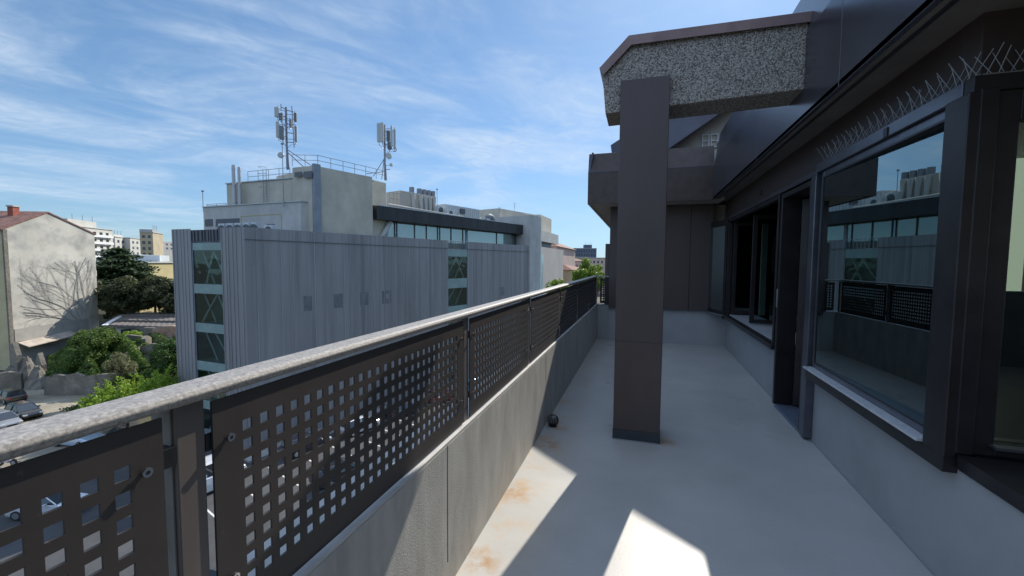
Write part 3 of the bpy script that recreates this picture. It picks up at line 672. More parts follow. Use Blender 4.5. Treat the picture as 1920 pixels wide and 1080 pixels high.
# clerestory storey + canopy
s0c = (Fp(705, 1.5)-CO).dot(u); s1c = (Fp(988, 1.5)-CO).dot(u)
zc0, zc1 = 6.30, 7.85
k = MB(); a = CO+u*s0c-n*1.2; c = CO+u*s1c-n*1.2
k.prism([tuple(x)[:2] for x in (a, c, c-n*8, a-n*8)], zc0, zc1); k.build('roof_canopy', M['canopy'], of)
k = MB(); k.prism([tuple(x)[:2] for x in (a+n*.06, c+n*.06, c-n*7.9, a-n*7.9)], zc1+.002, zc1+.09); k.build('roof_flashing', M['alu'], of)
k = MB(); s_ = s0c+.6
k.face([tuple(CO+u*s-n*2.6)[:2]+(z,) for s, z in ((s0c+.4, ZT-1), (s1c-.2, ZT-1), (s1c-.2, zc0), (s0c+.4, zc0))]); cg = k.build('clerestory_glass', M['clere_glass'], of)
k = MB(); k.face([tuple(CO+u*s-n*3.4)[:2]+(z,) for s, z in ((s0c+3.3, ZT-1), (s1c-.2, ZT-1), (s1c-.2, zc0), (s0c+3.3, zc0))]); k.build('blind', M['blind'], cg)
k = MB(); k.face([tuple(CO+u*s-n*5)[:2]+(z,) for s, z in ((s0c+.4, ZT-1), (s1c, ZT-1), (s1c, zc0), (s0c+.4, zc0))]); k.build('inner_wall', M['off_int'], cg)
for px in (741, 745, 778, 800, 821, 825, 846, 868, 875, 931, 966, 970):
    k = MB(); p = Fp(px, 2.55); k.obox(p+Z*((ZT-1+zc0)/2), u, n, Z, .05 if px != 875 else .2, .05, (zc0-ZT+1)/2); k.build('mullion', M['zinc_dark'] if px != 875 else M['bluegrey'], cg)
k = MB(); p = Fp(714, 2.3); q = Fp(728, 2.3); k.prism([tuple(x)[:2] for x in (p, q, q-n*2, p-n*2)], ZT-1, zc0-.9); k.tube(Fp(716, 2)+Z*(ZT), Fp(733, 2)+Z*(zc0-.1), .28, 10); k.build('vent_duct', M['conc_grey'], of)
# right shed roof beyond the glass: concrete fin and end pieces
sF0 = (Fp(1000)-CO).dot(u)
k = MB(); a = Fp(989, .2); c = Fp(1009, .2); k.prism([tuple(x)[:2] for x in (a+n*.5, c+n*.5, c-n*9, a-n*9)], GZ, Fz(1000, 405, .2)); k.build('fin_wall', M['conc_grey'], of)
k = MB(); c2 = c+n*.5; k.obox(c2+u*.05+Z*((GZ+Fz(1009, 407))/2+0), u, n, Z, .10, .06, (Fz(1009, 407)-GZ)/2); k.build('corner_trim', M['white'], of)
k = MB(); a = Fp(935, 7); c = Fp(1008, 7); k.prism([tuple(x)[:2] for x in (a, c, c-n*5, a-n*5)], ZT, Fz(1000, 402, 7)); k.build('stair_tower', M['conc'], of)
k = MB(); a = Fp(1012, 4); c = a+Vector((0, 14, 0)); k.prism([tuple(x)[:2] for x in (a, at(1033, 497, (a-EYE).dot(F_)+9), at(1033, 497, (a-EYE).dot(F_)+9)+Vector((-6, 0, 0)), a+Vector((-6, 0, 0)))], ZT, Fz(1012, 402, 4)); k.build('stair_tower', M['conc'], of)
# tower block (beige)
zt1 = 11.05
TA = Fp(602, 1.5); TB = Fp(700, 1.5)
k = MB(); k.prism([tuple(x)[:2] for x in (TA, TB, TB-n*9, TA-n*9)], ZT-1, zt1); k.build('rooftop_tower', M['conc'], of)
k = MB(); zB = 10.9; B2 = Fp(729, 2.2); k.prism([tuple(x)[:2] for x in (TB+u*.02-n*.4, TB+u*(2.6)-n*.9, TB+u*2.6-n*8, TB+u*.02-n*8)], ZT-1, 10.85); k.build('rooftop_tower', mat('tower_end', (.50, .465, .38), .9, var=(.6, .1)), of)
k = MB(); q = Fp(597, 1.4); k.obox(q+Z*((ZT-1+zt1+.15)/2), u, n, Z, .36, .18, (zt1+.15-ZT+1)/2); k.build('pilaster', M['bluegrey'], of)
k = MB(); q0 = TA+u*(-.7); k.prism([tuple(x)[:2] for x in (q0-n*.15, q0+e*2.6-n*.15+en*.0, q0+e*2.6-en*6, q0-en*6)], ZT-1, zt1-.05); tf = k.build('rooftop_tower', M['conc'], of)
def on_end(px0, py0, px1, py1, off, m_, nm, par_, dpt=.06):
    a = Ep(px0, off); c = Ep(px1, off); z0 = Ez((px0+px1)/2, py1, off); z1 = Ez((px0+px1)/2, py0, off)
    k = MB(); k.obox((a+c)/2+en*dpt/2+Z*((z0+z1)/2), e, en, Z, (a-c).length/2, dpt/2, (z1-z0)/2); return k.build(nm, m_, par_)
offT = (CO-q0).dot(en)
M['louvre'] = mat('louvre', (.12, .125, .14), .6, var=(12, .3, None, (.1, .1, 2)))
on_end(557, 322, 570, 331, offT-.15, M['louvre'], 'louvre', tf); on_end(574, 321, 589, 333, offT-.15, M['louvre'], 'louvre', tf)
# left wing of rooftop
offW = offT+.4
k = MB(); a = Ep(430, offW); c = Ep(563, offW); k.prism([tuple(x)[:2] for x in (a, c, c-en*6, a-en*6)], ZT-1, 10.0); lw = k.build('rooftop_wing', M['conc'], of)
k = MB(); k.prism([tuple(x)[:2] for x in (a+en*.12+e*.1, c+en*.12, c-en*.3, a-en*.3+e*.1)], 10.004, 10.10); k.build('coping', M['alu'], lw)
# front low volume with windows
offV = 6.5
k = MB(); a = Ep(385, offV); c = Ep(566, offV); k.prism([tuple(x)[:2] for x in (a, c, c+u*2.6, c+u*2.6-n*9, a-en*4)], ZT-1, 7.35); fv = k.build('rooftop_low_volume', M['conc_grey'], of)
k = MB(); k.prism([tuple(x)[:2] for x in (a+en*.1+e*.1, c+en*.1-e*.05, c+en*.1+u*2.6, c+u*2.6-n*1, c-en*1, a-en*1)], 7.354, 7.43); k.build('coping', M['alu'], fv)
for (x0, x1, y0, y1) in ((388, 402, 411, 424), (408, 452, 410, 424), (503, 517, 420, 428)):
    wf = on_end(x0, y0, x1, y1, offV, M['zinc_dark'], 'window', fv, .05)
# rooftop equipment: each unit its own thing
def flue(px, py0, py1, r, lab):
    p = Ep(px, offV+.5); k = MB(); z0 = 7.36; z1 = Ez(px, py0, offV+.5)
    t_ = thing('flue_pipe', lab, 'flue', tuple(p+Z*z0), 'flue pipes on the office roof')
    k.tube(p+Z*z0, p+Z*z1, r, 16); k.tube(p+Z*(z1), p+Z*(z1+.08), r*.8, 16); k.build('pipe', mat('flue', (.45, .46, .47), .4, .3), t_, smooth=False)
    for zz_ in np.linspace(z0+.4, z1-.4, 3):
        k = MB(); k.tube(p+Z*zz_, p+Z*(zz_+.06), r*1.12, 16); k.build('clamp', M['alu'], t_)
flue(444, 310, 0, .20, 'taller pale metal flue pipe at the left end of the office roof')
flue(454, 314, 0, .16, 'thinner flue pipe just right of the taller one on the office roof')
def acunit(P, d, nn_, w_, h_, dp, lab):
    t_ = thing('air_conditioner', lab, 'air conditioner', tuple(P), 'air conditioning units on the office roof')
    k = MB(); k.obox(P+Z*h_/2, d, nn_, Z, w_/2, dp/2, h_/2); k.build('casing', M['acwhite'], t_, bevel=.01)
    k = MB(); k.tube(P+nn_*dp/2+Z*h_*.55, P+nn_*(dp/2+.02)+Z*h_*.55, h_*.36, 16); k.build('fan_grille', M['zinc_dark'], t_)
M['acwhite'] = mat('ac_white', (.52, .56, .58), .5, var=(3, .1)); M['cyl'] = mat('cyl', (.22, .24, .27), .5, .3); M['beige'] = mat('beige_duct', (.45, .42, .36), .6)
for (px, w_, lab) in ((422, .9, 'leftmost boxy air conditioner on the low office roof edge'), (437, .9, 'second air conditioner from the left on the low office roof edge'), (452, .75, 'small air conditioner right of the two pale ones on the office roof'), (468, .8, 'air conditioner in the middle of the row on the office roof edge'), (482, .6, 'narrow air conditioner at the right end of the row on the office roof edge'), (509, 1.1, 'wide air conditioner on its own near the facade corner of the office roof')):
    p = Ep(px, 3.2); acunit(Vector((p.x, p.y, ZT-1)), e, en, w_, 1.75 if px < 500 else 1.45, .5, lab)
k = MB(); p = Ep(455, 3.4); q = Ep(530, 3.4); zz_ = Ez(490, 404, 3.4)
k.tube(p+Z*zz_, q+Z*(zz_+.05), .04, 6); k.tube(p+Z*(ZT-1), p+Z*zz_, .04, 6); k.tube(q+Z*(ZT-1), q+Z*(zz_+.05), .04, 6)
tag(k.build('pipe_run', mat('yellow_pipe', (.40, .32, .12), .6), origin=tuple(p+Z*(ZT-1))), 'thin yellow gas pipe running above the air conditioners on the office roof', 'pipe')
# chiller with five cylinders
p = Fp(752, 5.5); q = Fp(818, 5.5)
ch = thing('chiller', 'rooftop chiller block with five dark round stacks on top of the office roof', 'chiller', tuple(p+Z*zc1))
zq = Fz(790, 364, 5.5); k = MB(); ln = (q-p).length
k.prism([tuple(x)[:2] for x in (p, q, q-n*3, p-n*3)], zc1+.05, zq); k.build('casing', M['beige'], ch, bevel=.02)
for i, px in enumerate((773, 787, 796, 804, 812)):
    c_ = Fp(px, 6.2); k = MB(); k.tube(c_+Z*zq, c_+Z*(zq+.85), .36, 16); k.build('stack', M['cyl'], ch)
    k = MB(); c2 = Fp(px+2, 5.45); k.tube(c2+n*.2+Z*(zc1+.3), c2+Z*(zq-.15), .20, 8, r2=.34); k.build('duct', M['conc_grey'], ch)
# louvred cabinet
p = Fp(835, 4.5); q = Fp(899, 4.5)
k = MB(); pts = [tuple(x)[:2] for x in (p, q, q-n*3, p-n*3)]; cab = thing('plant_cabinet', 'white ribbed plant cabinet on the office roof right of the chiller', 'cabinet', tuple(p+Z*zc1))
k.prism(pts, zc1+.05, Fz(850, 385, 4.5)); k.build('casing', M['acwhite'], cab)
k = MB(); zz_ = Fz(850, 385, 4.5)
for s in np.linspace(.3, (q-p).length-.3, 16): k.obox(p+u*s+n*.02+Z*((zc1+zz_)/2), u, n, Z, .05, .02, (zz_-zc1)/2-.15)
k.build('ribs', M['conc_grey'], cab)
k = MB(); k.obox(Fp(867, 4.4)+Z*(zz_-.7), u, n, Z, .5, .15, .35); k.build('hatch', M['zinc_dark'], cab)
acunit(Fp(842, 3.6)+Z*(zc1+.1), u, n, 1.7, 1.0, .8, 'grey air conditioner in front of the white plant cabinet on the office roof')
acunit(Fp(824, 4.5)+Z*(zc1+.1), u, n, 1.2, 1.5, .8, 'small pale unit between the chiller and the white plant cabinet')
acunit(Fp(907, 5.0)+Z*(zc1+.1), u, n, 2.2, .8, .8, 'low pale unit right of the white plant cabinet on the office roof')
# curved duct
k = MB(); c_ = Fp(918, 5.0)+Z*(zc1+.2); rr_ = 1.0
pts = [c_+u*(rr_*1.1*math.cos(t_))+Z*(rr_*1.15*math.sin(t_)) for t_ in np.linspace(math.pi*.72, 0, 9)]
k.path(pts, .42, 12); tag(k.build('curved_duct', M['cyl'], origin=tuple(c_)), 'fat curved grey duct elbow on the office roof near its right end', 'duct')
# pipe bundle on roof edge
k = MB()
for j in range(3): k.tube(Fp(730, 2.2+j*.5)+Z*(zc1+.45+.12*j), Fp(868, 2.2+j*.5)+Z*(zc1+.22), .11, 6)
tag(k.build('pipe_bundle', mat('pipes', (.5, .48, .44), .5), origin=tuple(Fp(730, 2.4)+Z*zc1)), 'bundle of pale pipes lying along the dark roof canopy edge', 'pipe')
# railings on the roof
M['galv'] = mat('galvanised', (.22, .23, .26), .4, .5)
def roofrail(P, Q, z0, h, npost, lab, nm='roof_railing'):
    k = MB(); P = Vector(P); Q = Vector(Q)
    for hh in (h, h*.55): k.tube(P+Z*(z0+hh), Q+Z*(z0+hh), .028, 5)
    for i in range(npost): a = P.lerp(Q, i/(npost-1)); k.tube(a+Z*z0, a+Z*(z0+h), .03, 5)
    return k
k = roofrail(TA-n*.2, TB+u*2.4-n*.6, zt1, 1.15, 7, ''); k2 = roofrail(TA-n*.2, TA-n*.2-u*1.6-n*2, zt1, 1.15, 3, ''); k.v, k.f, k.mi = (k.v+k2.v, k.f+[tuple(i+len(k.v) for i in f) for f in k2.f], k.mi+k2.mi)
tag(k.build('roof_railing', M['galv'], origin=tuple(TA+Z*zt1)), 'thin railing round the top of the tall concrete roof tower', 'railing', 'thin railings on the office roof')
k = roofrail(Ep(470, offW+.5), Ep(548, offW+.5), 10.0, 1.3, 5, ''); tag(k.build('roof_railing', M['galv'], origin=tuple(Ep(470, offW+.5)+Z*10)), 'thin railing on the left concrete roof wing', 'railing', 'thin railings on the office roof')
k = roofrail(Fp(732, 3.5), Fp(752, 3.5), zc1+.6, 1.6, 4, ''); tag(k.build('roof_railing', M['galv'], origin=tuple(Fp(732, 3.5)+Z*zc1)), 'short railing between the roof tower and the chiller', 'railing', 'thin railings on the office roof')
k = roofrail(Ep(392, offV+.3), Ep(428, offV+.3), 7.36, .35, 3, ''); tag(k.build('roof_railing', M['galv'], origin=tuple(Ep(392, offV+.3)+Z*6.95)), 'low rail on the left corner of the low roof volume', 'railing', 'thin railings on the office roof')
# caged ladder
ld = thing('roof_ladder', 'caged steel ladder against the left concrete roof wing', 'ladder', tuple(Ep(502, offW-.3)+Z*6.9))
k = MB(); P0 = Ep(498, offW-.3); P1 = Ep(504, offW-.3)
for P in (P0, P1): k.tube(P+Z*6.95, P+Z*11.2, .03, 5)
k.build('rail', M['galv'], ld)
k = MB()
for zz_ in np.arange(7.2, 11, .35): k.tube(P0+Z*zz_, P1+Z*zz_, .018, 4)
k.build('rung', M['galv'], ld)
k = MB(); cpt = (P0+P1)/2
for zz_ in np.arange(9.2, 11.3, .7):
    pts = [cpt+e*(.38*math.cos(t_))+en*(.1+.55*math.sin(t_))+Z*zz_ for t_ in np.linspace(0, math.pi, 8)]; k.path(pts, .02, 4)
k.build('cage', M['galv'], ld)
# thin poles
for (P, z0, z1, lab) in ((Ep(385, offV+.2), 6.9, Ez(385, 358, offV+.2), 'thin aerial pole at the far left corner of the office roof'), (Fp(820, 6), zc1, Fz(820, 355, 6), 'thin lamp pole right of the chiller on the office roof'), (Ep(535, offV-.2), 6.9, 13.2, 'thin vertical pole beside the caged ladder')):
    k = MB(); k.tube(P+Z*z0, P+Z*z1, .035, 6); k.obox(P+Z*z1, u, n, Z, .1, .1, .07); tag(k.build('roof_pole', M['galv'], origin=tuple(P+Z*z0)), lab, 'pole', 'thin poles on the office roof')
for (px, y0, y1, off, lab) in ((936, 388, 402, 7, 'left one of two small television aerials above the right end of the office roof'), (964, 380, 402, 8, 'right taller one of two small television aerials above the office stair tower')):
    P = Fp(px, off); z0 = 9.0; z1 = Fz(px, y0, off); k = MB(); k.tube(P+Z*z0, P+Z*z1, .03, 5)
    for j, w_ in enumerate((.9, .7, .5)): k.tube(P+Z*(z1-.15-j*.35)-u*w_*.5, P+Z*(z1-.15-j*.35)+u*w_*.5, .022, 4)
    tag(k.build('tv_aerial', M['galv'], origin=tuple(P+Z*z0)), lab, 'aerial', 'television aerials')
# ------------------------------------------------------------------ telecom masts
M['ant'] = mat('antenna_panel', (.42, .44, .45), .5); M['ant_dark'] = mat('antenna_dark', (.16, .17, .19), .5)
def mast(px, D, ybase, ytop, lab, panels, dish, braces):
    base = at(px, ybase, D); s = D/FPX   # metres per source pixel at that distance
    t_ = thing('telecom_mast', lab, 'antenna mast', tuple(base), 'phone antenna masts on the office roof')
    T = lambda dx, y: base + RT*dx*s + Z*((ybase-y)*s)
    k = MB(); k.tube(base, T(0, ytop), .11, 8); k.tube(T(3, ybase), T(1, ytop+70), .05, 6)
    for y in np.arange(ytop+8, ybase, 9): k.tube(T(-2.2, y), T(2.4, y+3), .03, 4)
    k.build('pole', M['galv'], t_)
    for (dx, y0, y1, w_, dep, m_) in panels:
        k = MB(); c_ = T(dx, (y0+y1)/2)+F_*dep; k.obox(c_, _r, Vector((-_r.y, _r.x, 0)), Z, w_*s/2, .10, (y1-y0)*s/2); pa = k.build('antenna_panel', M[m_], t_, bevel=.03)
        k = MB(); k.tube(T(dx, y0+4)+F_*dep*.8, T(0, y0+5), .03, 4); k.tube(T(dx, y1-4)+F_*dep*.8, T(0, y1-3), .03, 4); k.tube(T(dx, y1+5)+F_*dep*.6, T(dx, y0-3)+F_*dep*.6, .03, 5)
        pts = [T(dx, y1)+F_*dep, T(dx+1, y1+5)+F_*dep*.7, T(dx*.5, y1+8), T(0, y1+14)]; k.path(pts, .022, 4); k.build('bracket', M['galv'], pa)
    for (dx, y, r) in dish:
        k = MB(); c_ = T(dx, y); k.tube(c_, c_-F_*.16, r*s, 18); k.tube(c_, T(0, y+1), .03, 4); k.build('dish', M['ant'], t_)
    k = MB()
    for (x0, y0, x1, y1, dep) in braces: k.tube(T(x0, y0), T(x1, y1)+F_*dep, .045, 5)
    k.build('brace', M['galv'], t_)
mast(539, 44, 318, 204, 'taller left phone mast with six panel antennas on the office roof',
     [(-14, 206, 224, 8, -.3, 'ant'), (-13, 232, 261, 6, -.3, 'ant'), (-5, 218, 231, 7, -.5, 'ant_dark'), (-4, 241, 266, 8, -.5, 'ant_dark'), (14.5, 212, 228, 5, .3, 'ant_dark'), (15, 236, 265, 5, .3, 'ant'), (3, 222, 236, 5, .6, 'ant')], [(-11, 292, 5.5)],
     [(2, 282, 44, 310, .5), (2, 287, 24, 310, 1), (0, 209, 11, 210, .3), (11, 202, 11, 276, .3), (0, 234, 11, 234, .3), (0, 250, 11, 250, .3), (0, 267, 11, 267, .3), (-9, 198, -9, 210, 0), (-9, 203, 0, 208, 0)])
mast(722, 51.5, 338, 236, 'shorter right phone mast with panel antennas and two dishes on the office roof',
     [(-9, 236, 270, 6, -.4, 'ant'), (-2, 236, 271, 7, -.6, 'ant'), (5, 244, 264, 7, .5, 'ant_dark'), (13, 239, 276, 3.5, 0, 'ant'), (18, 243, 278, 4.5, .2, 'ant'), (8, 266, 280, 8, .3, 'ant_dark')], [(8, 294, 5.5), (12, 310, 3)],
     [(-1, 298, -22, 331, 0), (-1, 296, -10, 333, .8), (0, 318, 10, 318, 0), (-2, 322, -35, 326, 0)])
k = MB(); pts = [at(740+3.2*math.cos(t_), 281+3.5*math.sin(t_), 51.5) for t_ in np.linspace(0, 2*math.pi, 10)]; k.path(pts, .04, 5)
mo = [o for o in bpy.data.objects if o.name.startswith('telecom_mast') and 'shorter' in o['label']][0]; k.build('cable_loop', M['black'], mo)

# ================================================================== OTHER BUILDINGS
M['wingl'] = mat('far_window_glass', (.035, .045, .055), .15, 0, spec=.8)
def windows(parent, A, B, nrm, z0, z1, rows, cols, wf=.5, hf=.5, m_=None, edge=.06, balcony=None):
    """A,B: plan ends of a facade, windows shared mesh, each one a part"""
    A = Vector((A[0], A[1], 0)); B = Vector((B[0], B[1], 0)); L_ = (B-A).length; d = (B-A).normalized()
    cw_ = L_*(1-2*edge)/cols; rh = (z1-z0)/rows; base = parent_world(parent); first = None
    for r in range(rows):
        for c in range(cols):
            ctr = A+d*(L_*edge+cw_*(c+.5))+Z*(z0+rh*(r+.5))
            if first is None:
                k = MB(); k.obox(ctr+nrm*.02, d, nrm, Z, cw_*wf/2, .03, rh*hf/2); first = k.build('window', m_ or M['wingl'], parent); c0 = ctr
            else:
                o = first.copy(); C.objects.link(o); o.parent = parent; o.location = ctr-c0
    if balcony:
        for r in range(rows):
            k = MB(); k.obox((A+B)/2+nrm*.5+Z*(z0+rh*r+.45), d, nrm, Z, L_*.46, .5, .55); k.build('balcony', balcony, parent)
# white gable house at left
M['stone'] = mat('rough_stone', (.20, .18, .15), .95, var=(.6, .3), bump=(3, 1, .08), var2=(2.2, .6, (.13, .12, .10)))
gh = thing('gable_house', 'tall pale house with blank gable wall covered in bare creeper, red tiled roof', 'house', tuple(at(12, 427, 63))[:2]+(GZ,))
WA = at(12, 500, 63); WB = at(180, 500, 78); WA.z = WB.z = 0
wd_ = (WB-WA).normalized(); wn_ = Vector((wd_.y, -wd_.x, 0))
if wn_.dot(-WA) < 0: wn_ = -wn_
Z1a = at(12, 429, 63).z; Z1b = at(180, 440, 78).z; ZR = at(95, 401, 70).z; Lw = (WB-WA).length
sR = (hit(95, 497, WA, wn_)-WA).dot(wd_)
M['gable'] = mat('gable_plaster', (.52, .50, .44), .9, var=(.12, .14), var2=(.32, .8, (.30, .30, .28), (1, 1, 1.3), (.46, .66)), bump=(2, .3, .02))
M['ochre'] = mat('ochre_plaster', (.50, .44, .26), .9, var=(.4, .12))
M['tile'] = mat('roof_tile', (.20, .10, .078), .85, var=(1.5, .3), bump=(6, .6, .03))
M['bandgrey'] = mat('band_render', (.35, .34, .31), .9, var=(.5, .12))  # plain grey render of the band low on the gable wall
k = MB(); dp = 16
prof = [(0, GZ), (Lw, GZ), (Lw, Z1b), (sR, ZR), (0, Z1a)]
vs = [tuple(WA+wd_*s-wn_*o_)[:2]+(z,) for o_ in (0, dp) for s, z in prof]
k.poly(vs, [(0, 1, 2, 3, 4)], 0); k.poly(vs, [(5, 9, 8, 7, 6), (0, 4, 9, 5)], 1); k.poly(vs, [(1, 6, 7, 2)], 0)
k.build('wall', [M['gable'], M['ochre']], gh)
k = MB()
for (sa, za, sb, zb) in ((-.5, Z1a-.25, sR, ZR+.05), (sR, ZR+.05, Lw+.3, Z1b-.1)):
    P = [WA+wd_*s-wn_*o_+Z*z for (s, z) in ((sa, za), (sb, zb)) for o_ in (-.12, dp+.3)]
    t2 = .22; vs = [tuple(p) for p in P]+[tuple(p+Z*t2) for p in P]
    k.poly(vs, [(0, 1, 3, 2), (4, 6, 7, 5), (0, 2, 6, 4), (1, 5, 7, 3), (0, 4, 5, 1), (2, 3, 7, 6)])
k.build('roof', M['tile'], gh)
k = MB(); q = WA+wd_*(sR-1.6)-wn_*3.5; k.obox(q+Z*(ZR+.0), wd_, wn_, Z, .5, .4, .75); c1_ = k.build('chimney', mat('brick_red', (.30, .09, .06), .85, var=(3, .25)), gh)
k = MB(); k.obox(q+Z*(ZR+.87), wd_, wn_, Z, .6, .5, .11); k.build('chimney_cap', M['conc_grey'], c1_)
k = MB(); k.obox(WA+wd_*.0+wn_*.02+Z*((GZ+Z1a)/2), wd_, wn_, Z, .28, .12, (Z1a-GZ)/2-.1); k.build('corner_pilaster', M['stone'], gh)
k = MB(); k.obox(WA+wd_*(Lw*.44)+wn_*.05+Z*(GZ+5.2), wd_, wn_, Z, Lw*.41, .04, 1.0); k.build('render_band', M['bandgrey'], gh)
k = MB(); a = WA+wd_*.8; 
vs = [tuple(a+wd_*s+wn_*o_+Z*z) for (s, o_, z) in ((0, 0, GZ+4.0), (Lw*.56, 0, GZ+4.4), (Lw*.56, 1.6, GZ+3.8), (0, 1.6, GZ+3.3))]; vs2 = [(x, y, z+.12) for x, y, z in vs]
k.poly(vs+vs2, [(0, 3, 2, 1), (4, 5, 6, 7), (0, 1, 5, 4), (1, 2, 6, 5), (2, 3, 7, 6), (3, 0, 4, 7)]); k.build('lean_to_roof', mat('lean_to', (.42, .36, .30), .8, var=(1, .2)), gh)
lf0 = WA-wn_*dp
windows(gh, tuple(WA)[:2], tuple(lf0)[:2], -wd_, GZ+1.5, Z1a-.9, 6, 5, .36, .55)
k = MB()
for r_i in (2, 3): k.obox(WB+wd_*.5-wn_*3+Z*(GZ+9+2.7*r_i), wn_, wd_, Z, 2.2, .55, .5)
k.build('balcony', M['white'], gh)
# creeper: bare branches on the wall
def creeper():
    k = MB(); rnd = random.Random(11)
    def P(s, z): return WA+wd_*s+wn_*.07+Z*z
    def grow(s, z, ang, ln, r, dep):
        for i in range(int(ln/1.0)+1):
            s2 = s+math.cos(ang)*1.0; z2 = z+math.sin(ang)*1.0
            if s2 < .9+rnd.random() or s2 > Lw-.3 or z2 > Z1a-3.6-2*rnd.random() or z2 < GZ+4.4: return
            k.tube(P(s, z), P(s2, z2), r, 4, cap=False); s, z = s2, z2; ang += rnd.uniform(-.22, .22); r *= .965
            if dep < 4 and rnd.random() < .40: grow(s, z, ang+rnd.choice((-1, 1))*rnd.uniform(.3, .75), ln*.62, r*.66, dep+1)
    roots = [(Lw*.70, 2.8), (Lw*.72, 2.55), (Lw*.74, 2.3), (Lw*.76, 2.05), (Lw*.78, 1.8), (Lw*.82, 1.55), (Lw*.86, 1.35), (Lw*.66, 2.95)]
    for s, a in roots: grow(s, GZ+5.4+rnd.uniform(0, 1.4), a, rnd.uniform(9, 14), .055, 0)
    return k
k = creeper(); tag(k.build('bare_creeper', mat('creeper_bark', (.42, .40, .36), .9), origin=tuple(WA+wd_*(Lw*.75)+Z*GZ)), 'bare branching creeper spread over the blank gable wall', 'climbing plant')

def block(pxL, DL, pxR, DR, ytop, wallm, lab, name='apartment_building', depth=14, rows=5, cols=5, cat='building', z0=GZ, wf=.45, hf=.45, zw=None, roof=None, balcony=None, group=None, extra=None, side=True):
    A = at(pxL, 497, DL); B = at(pxR, 497, DR); A.z = B.z = 0
    d_ = (B-A).normalized(); nr = Vector((d_.y, -d_.x, 0))
    if nr.dot(-A) < 0: nr = -nr
    zt = at((pxL+pxR)/2, ytop, (DL+DR)/2).z
    t_ = thing(name, lab, cat, (A.x, A.y, z0), group)
    k = MB(); k.prism([tuple(x)[:2] for x in (A, B, B-nr*depth, A-nr*depth)], z0, zt); k.build('wall', wallm, t_)
    if roof == 'flat':
        k = MB(); k.prism([tuple(x)[:2] for x in (A+nr*.3-d_*.3, B+nr*.3+d_*.3, B-nr*depth+d_*.3, A-nr*depth-d_*.3)], zt+.003, zt+.3); k.build('roof', M['conc_grey'], t_)
    elif roof == 'hip':
        o_ = .5; c = [A+nr*o_-d_*o_, B+nr*o_+d_*o_, B-nr*(depth+o_)+d_*o_, A-nr*(depth+o_)-d_*o_]; L_ = (B-A).length; hh = min(L_, depth)*.22
        m0 = (c[0]+c[3])/2+d_*min(L_, depth)*.45; m1 = (c[1]+c[2])/2-d_*min(L_, depth)*.45
        vs = [tuple(x+Z*(zt+.01)) for x in c]+[tuple(m0+Z*(zt+hh)), tuple(m1+Z*(zt+hh))]
        k = MB(); k.poly(vs, [(0, 1, 5, 4), (1, 2, 5), (2, 3, 4, 5), (3, 0, 4), (3, 2, 1, 0)]); rf = k.build('roof', M['tile'], t_)
    zb = zw if zw is not None else zt-rows*3.1-.6
    if rows: windows(t_, tuple(A)[:2], tuple(B)[:2], nr, zb, zt-.6, rows, cols, wf, hf, balcony=balcony)
    if extra: extra(t_, A, B, d_, nr, zt, depth)
    return t_, A, B, d_, nr, zt
M['offwhite'] = mat('offwhite_render', (.50, .49, .45), .85, var=(.3, .08)); M['pinkish'] = mat('pinkish_render', (.52, .40, .35), .85, var=(.3, .1)); M['sand'] = mat('sand_render', (.42, .36, .25), .85, var=(.3, .1))
M['greyr'] = mat('grey_render', (.33, .33, .33), .85, var=(.3, .1)); M['bluefar'] = mat('blue_slab', (.10, .12, .17), .7, var=(.2, .1)); M['yellow'] = mat('yellow_render', (.50, .42, .22), .85, var=(.3, .08)); M['beigew'] = mat('beige_wall', (.46, .43, .39), .9, var=(.15, .08)); M['red_r'] = mat('red_render', (.36, .12, .09), .85, var=(.4, .1))
def pent(frac0, frac1, h, m_='offwhite', setb=2):
    def fn(t_, A, B, d_, nr, zt, dep):
        L_ = (B-A).length; k = MB(); a = A+d_*L_*frac0-nr*setb; c = A+d_*L_*frac1-nr*setb
        k.prism([tuple(x)[:2] for x in (a, c, c-nr*5, a-nr*5)], zt, zt+h); k.build('rooftop_room', M[m_], t_)
        for j in range(3):
            q = a.lerp(c, .15+.35*j); k = MB(); k.tube(q+Z*(zt+h), q+Z*(zt+h+2.2), .08, 5); k.build('aerial', M['galv'], t_)
    return fn
block(128, 172, 214, 200, 428, M['offwhite'], 'white stepped apartment block with balconies behind the gable house roof', rows=4, cols=6, balcony=M['white'], extra=pent(.15, .75, 3.2), roof='flat', depth=6)
block(218, 220, 246, 236, 446, M['offwhite'], 'small cream apartment block just right of the white stepped one', rows=4, cols=3, roof='flat', extra=pent(.2, .8, 1.5), depth=6)
block(246, 230, 272, 246, 448, M['offwhite'], 'pale apartment block with a blank end wall left of the sand coloured tower', rows=4, cols=3, roof='flat', depth=6)
block(289, 205, 308, 218, 438, M['sand'], 'sand coloured apartment tower against the skyline beside the metal clad office', rows=0, cols=0, roof='flat', depth=5, extra=lambda t_, A, B, d_, nr, zt, dep: (pent(.1, .6, 1.6, 'greyr', .5)(t_, A, B, d_, nr, zt, dep), windows(t_, tuple(A-nr*dep)[:2], tuple(A)[:2], -d_, zt-15, zt-.6, 5, 2)))
block(308, 320, 345, 345, 454, M['greyr'], 'low grey far block just left of the metal clad office corner', rows=2, cols=4, depth=6)
block(160, 320, 240, 360, 455, M['sand'], 'low sand coloured far block behind the white stepped one', rows=3, cols=8, depth=6)
block(262, 112, 300, 122, 478, M['acwhite'], 'white plant room box on top of the yellow building', rows=1, cols=3, depth=8, z0=at(280, 490, 110).z)
block(300, 110, 318, 116, 479, M['acwhite'], 'second white plant box at the right on the yellow building', rows=0, cols=0, depth=8, z0=at(280, 490, 110).z)
block(258, 96, 345, 112, 493, M['yellow'], 'yellow flat roofed building behind the cedar', rows=0, cols=0, depth=18, roof='flat')
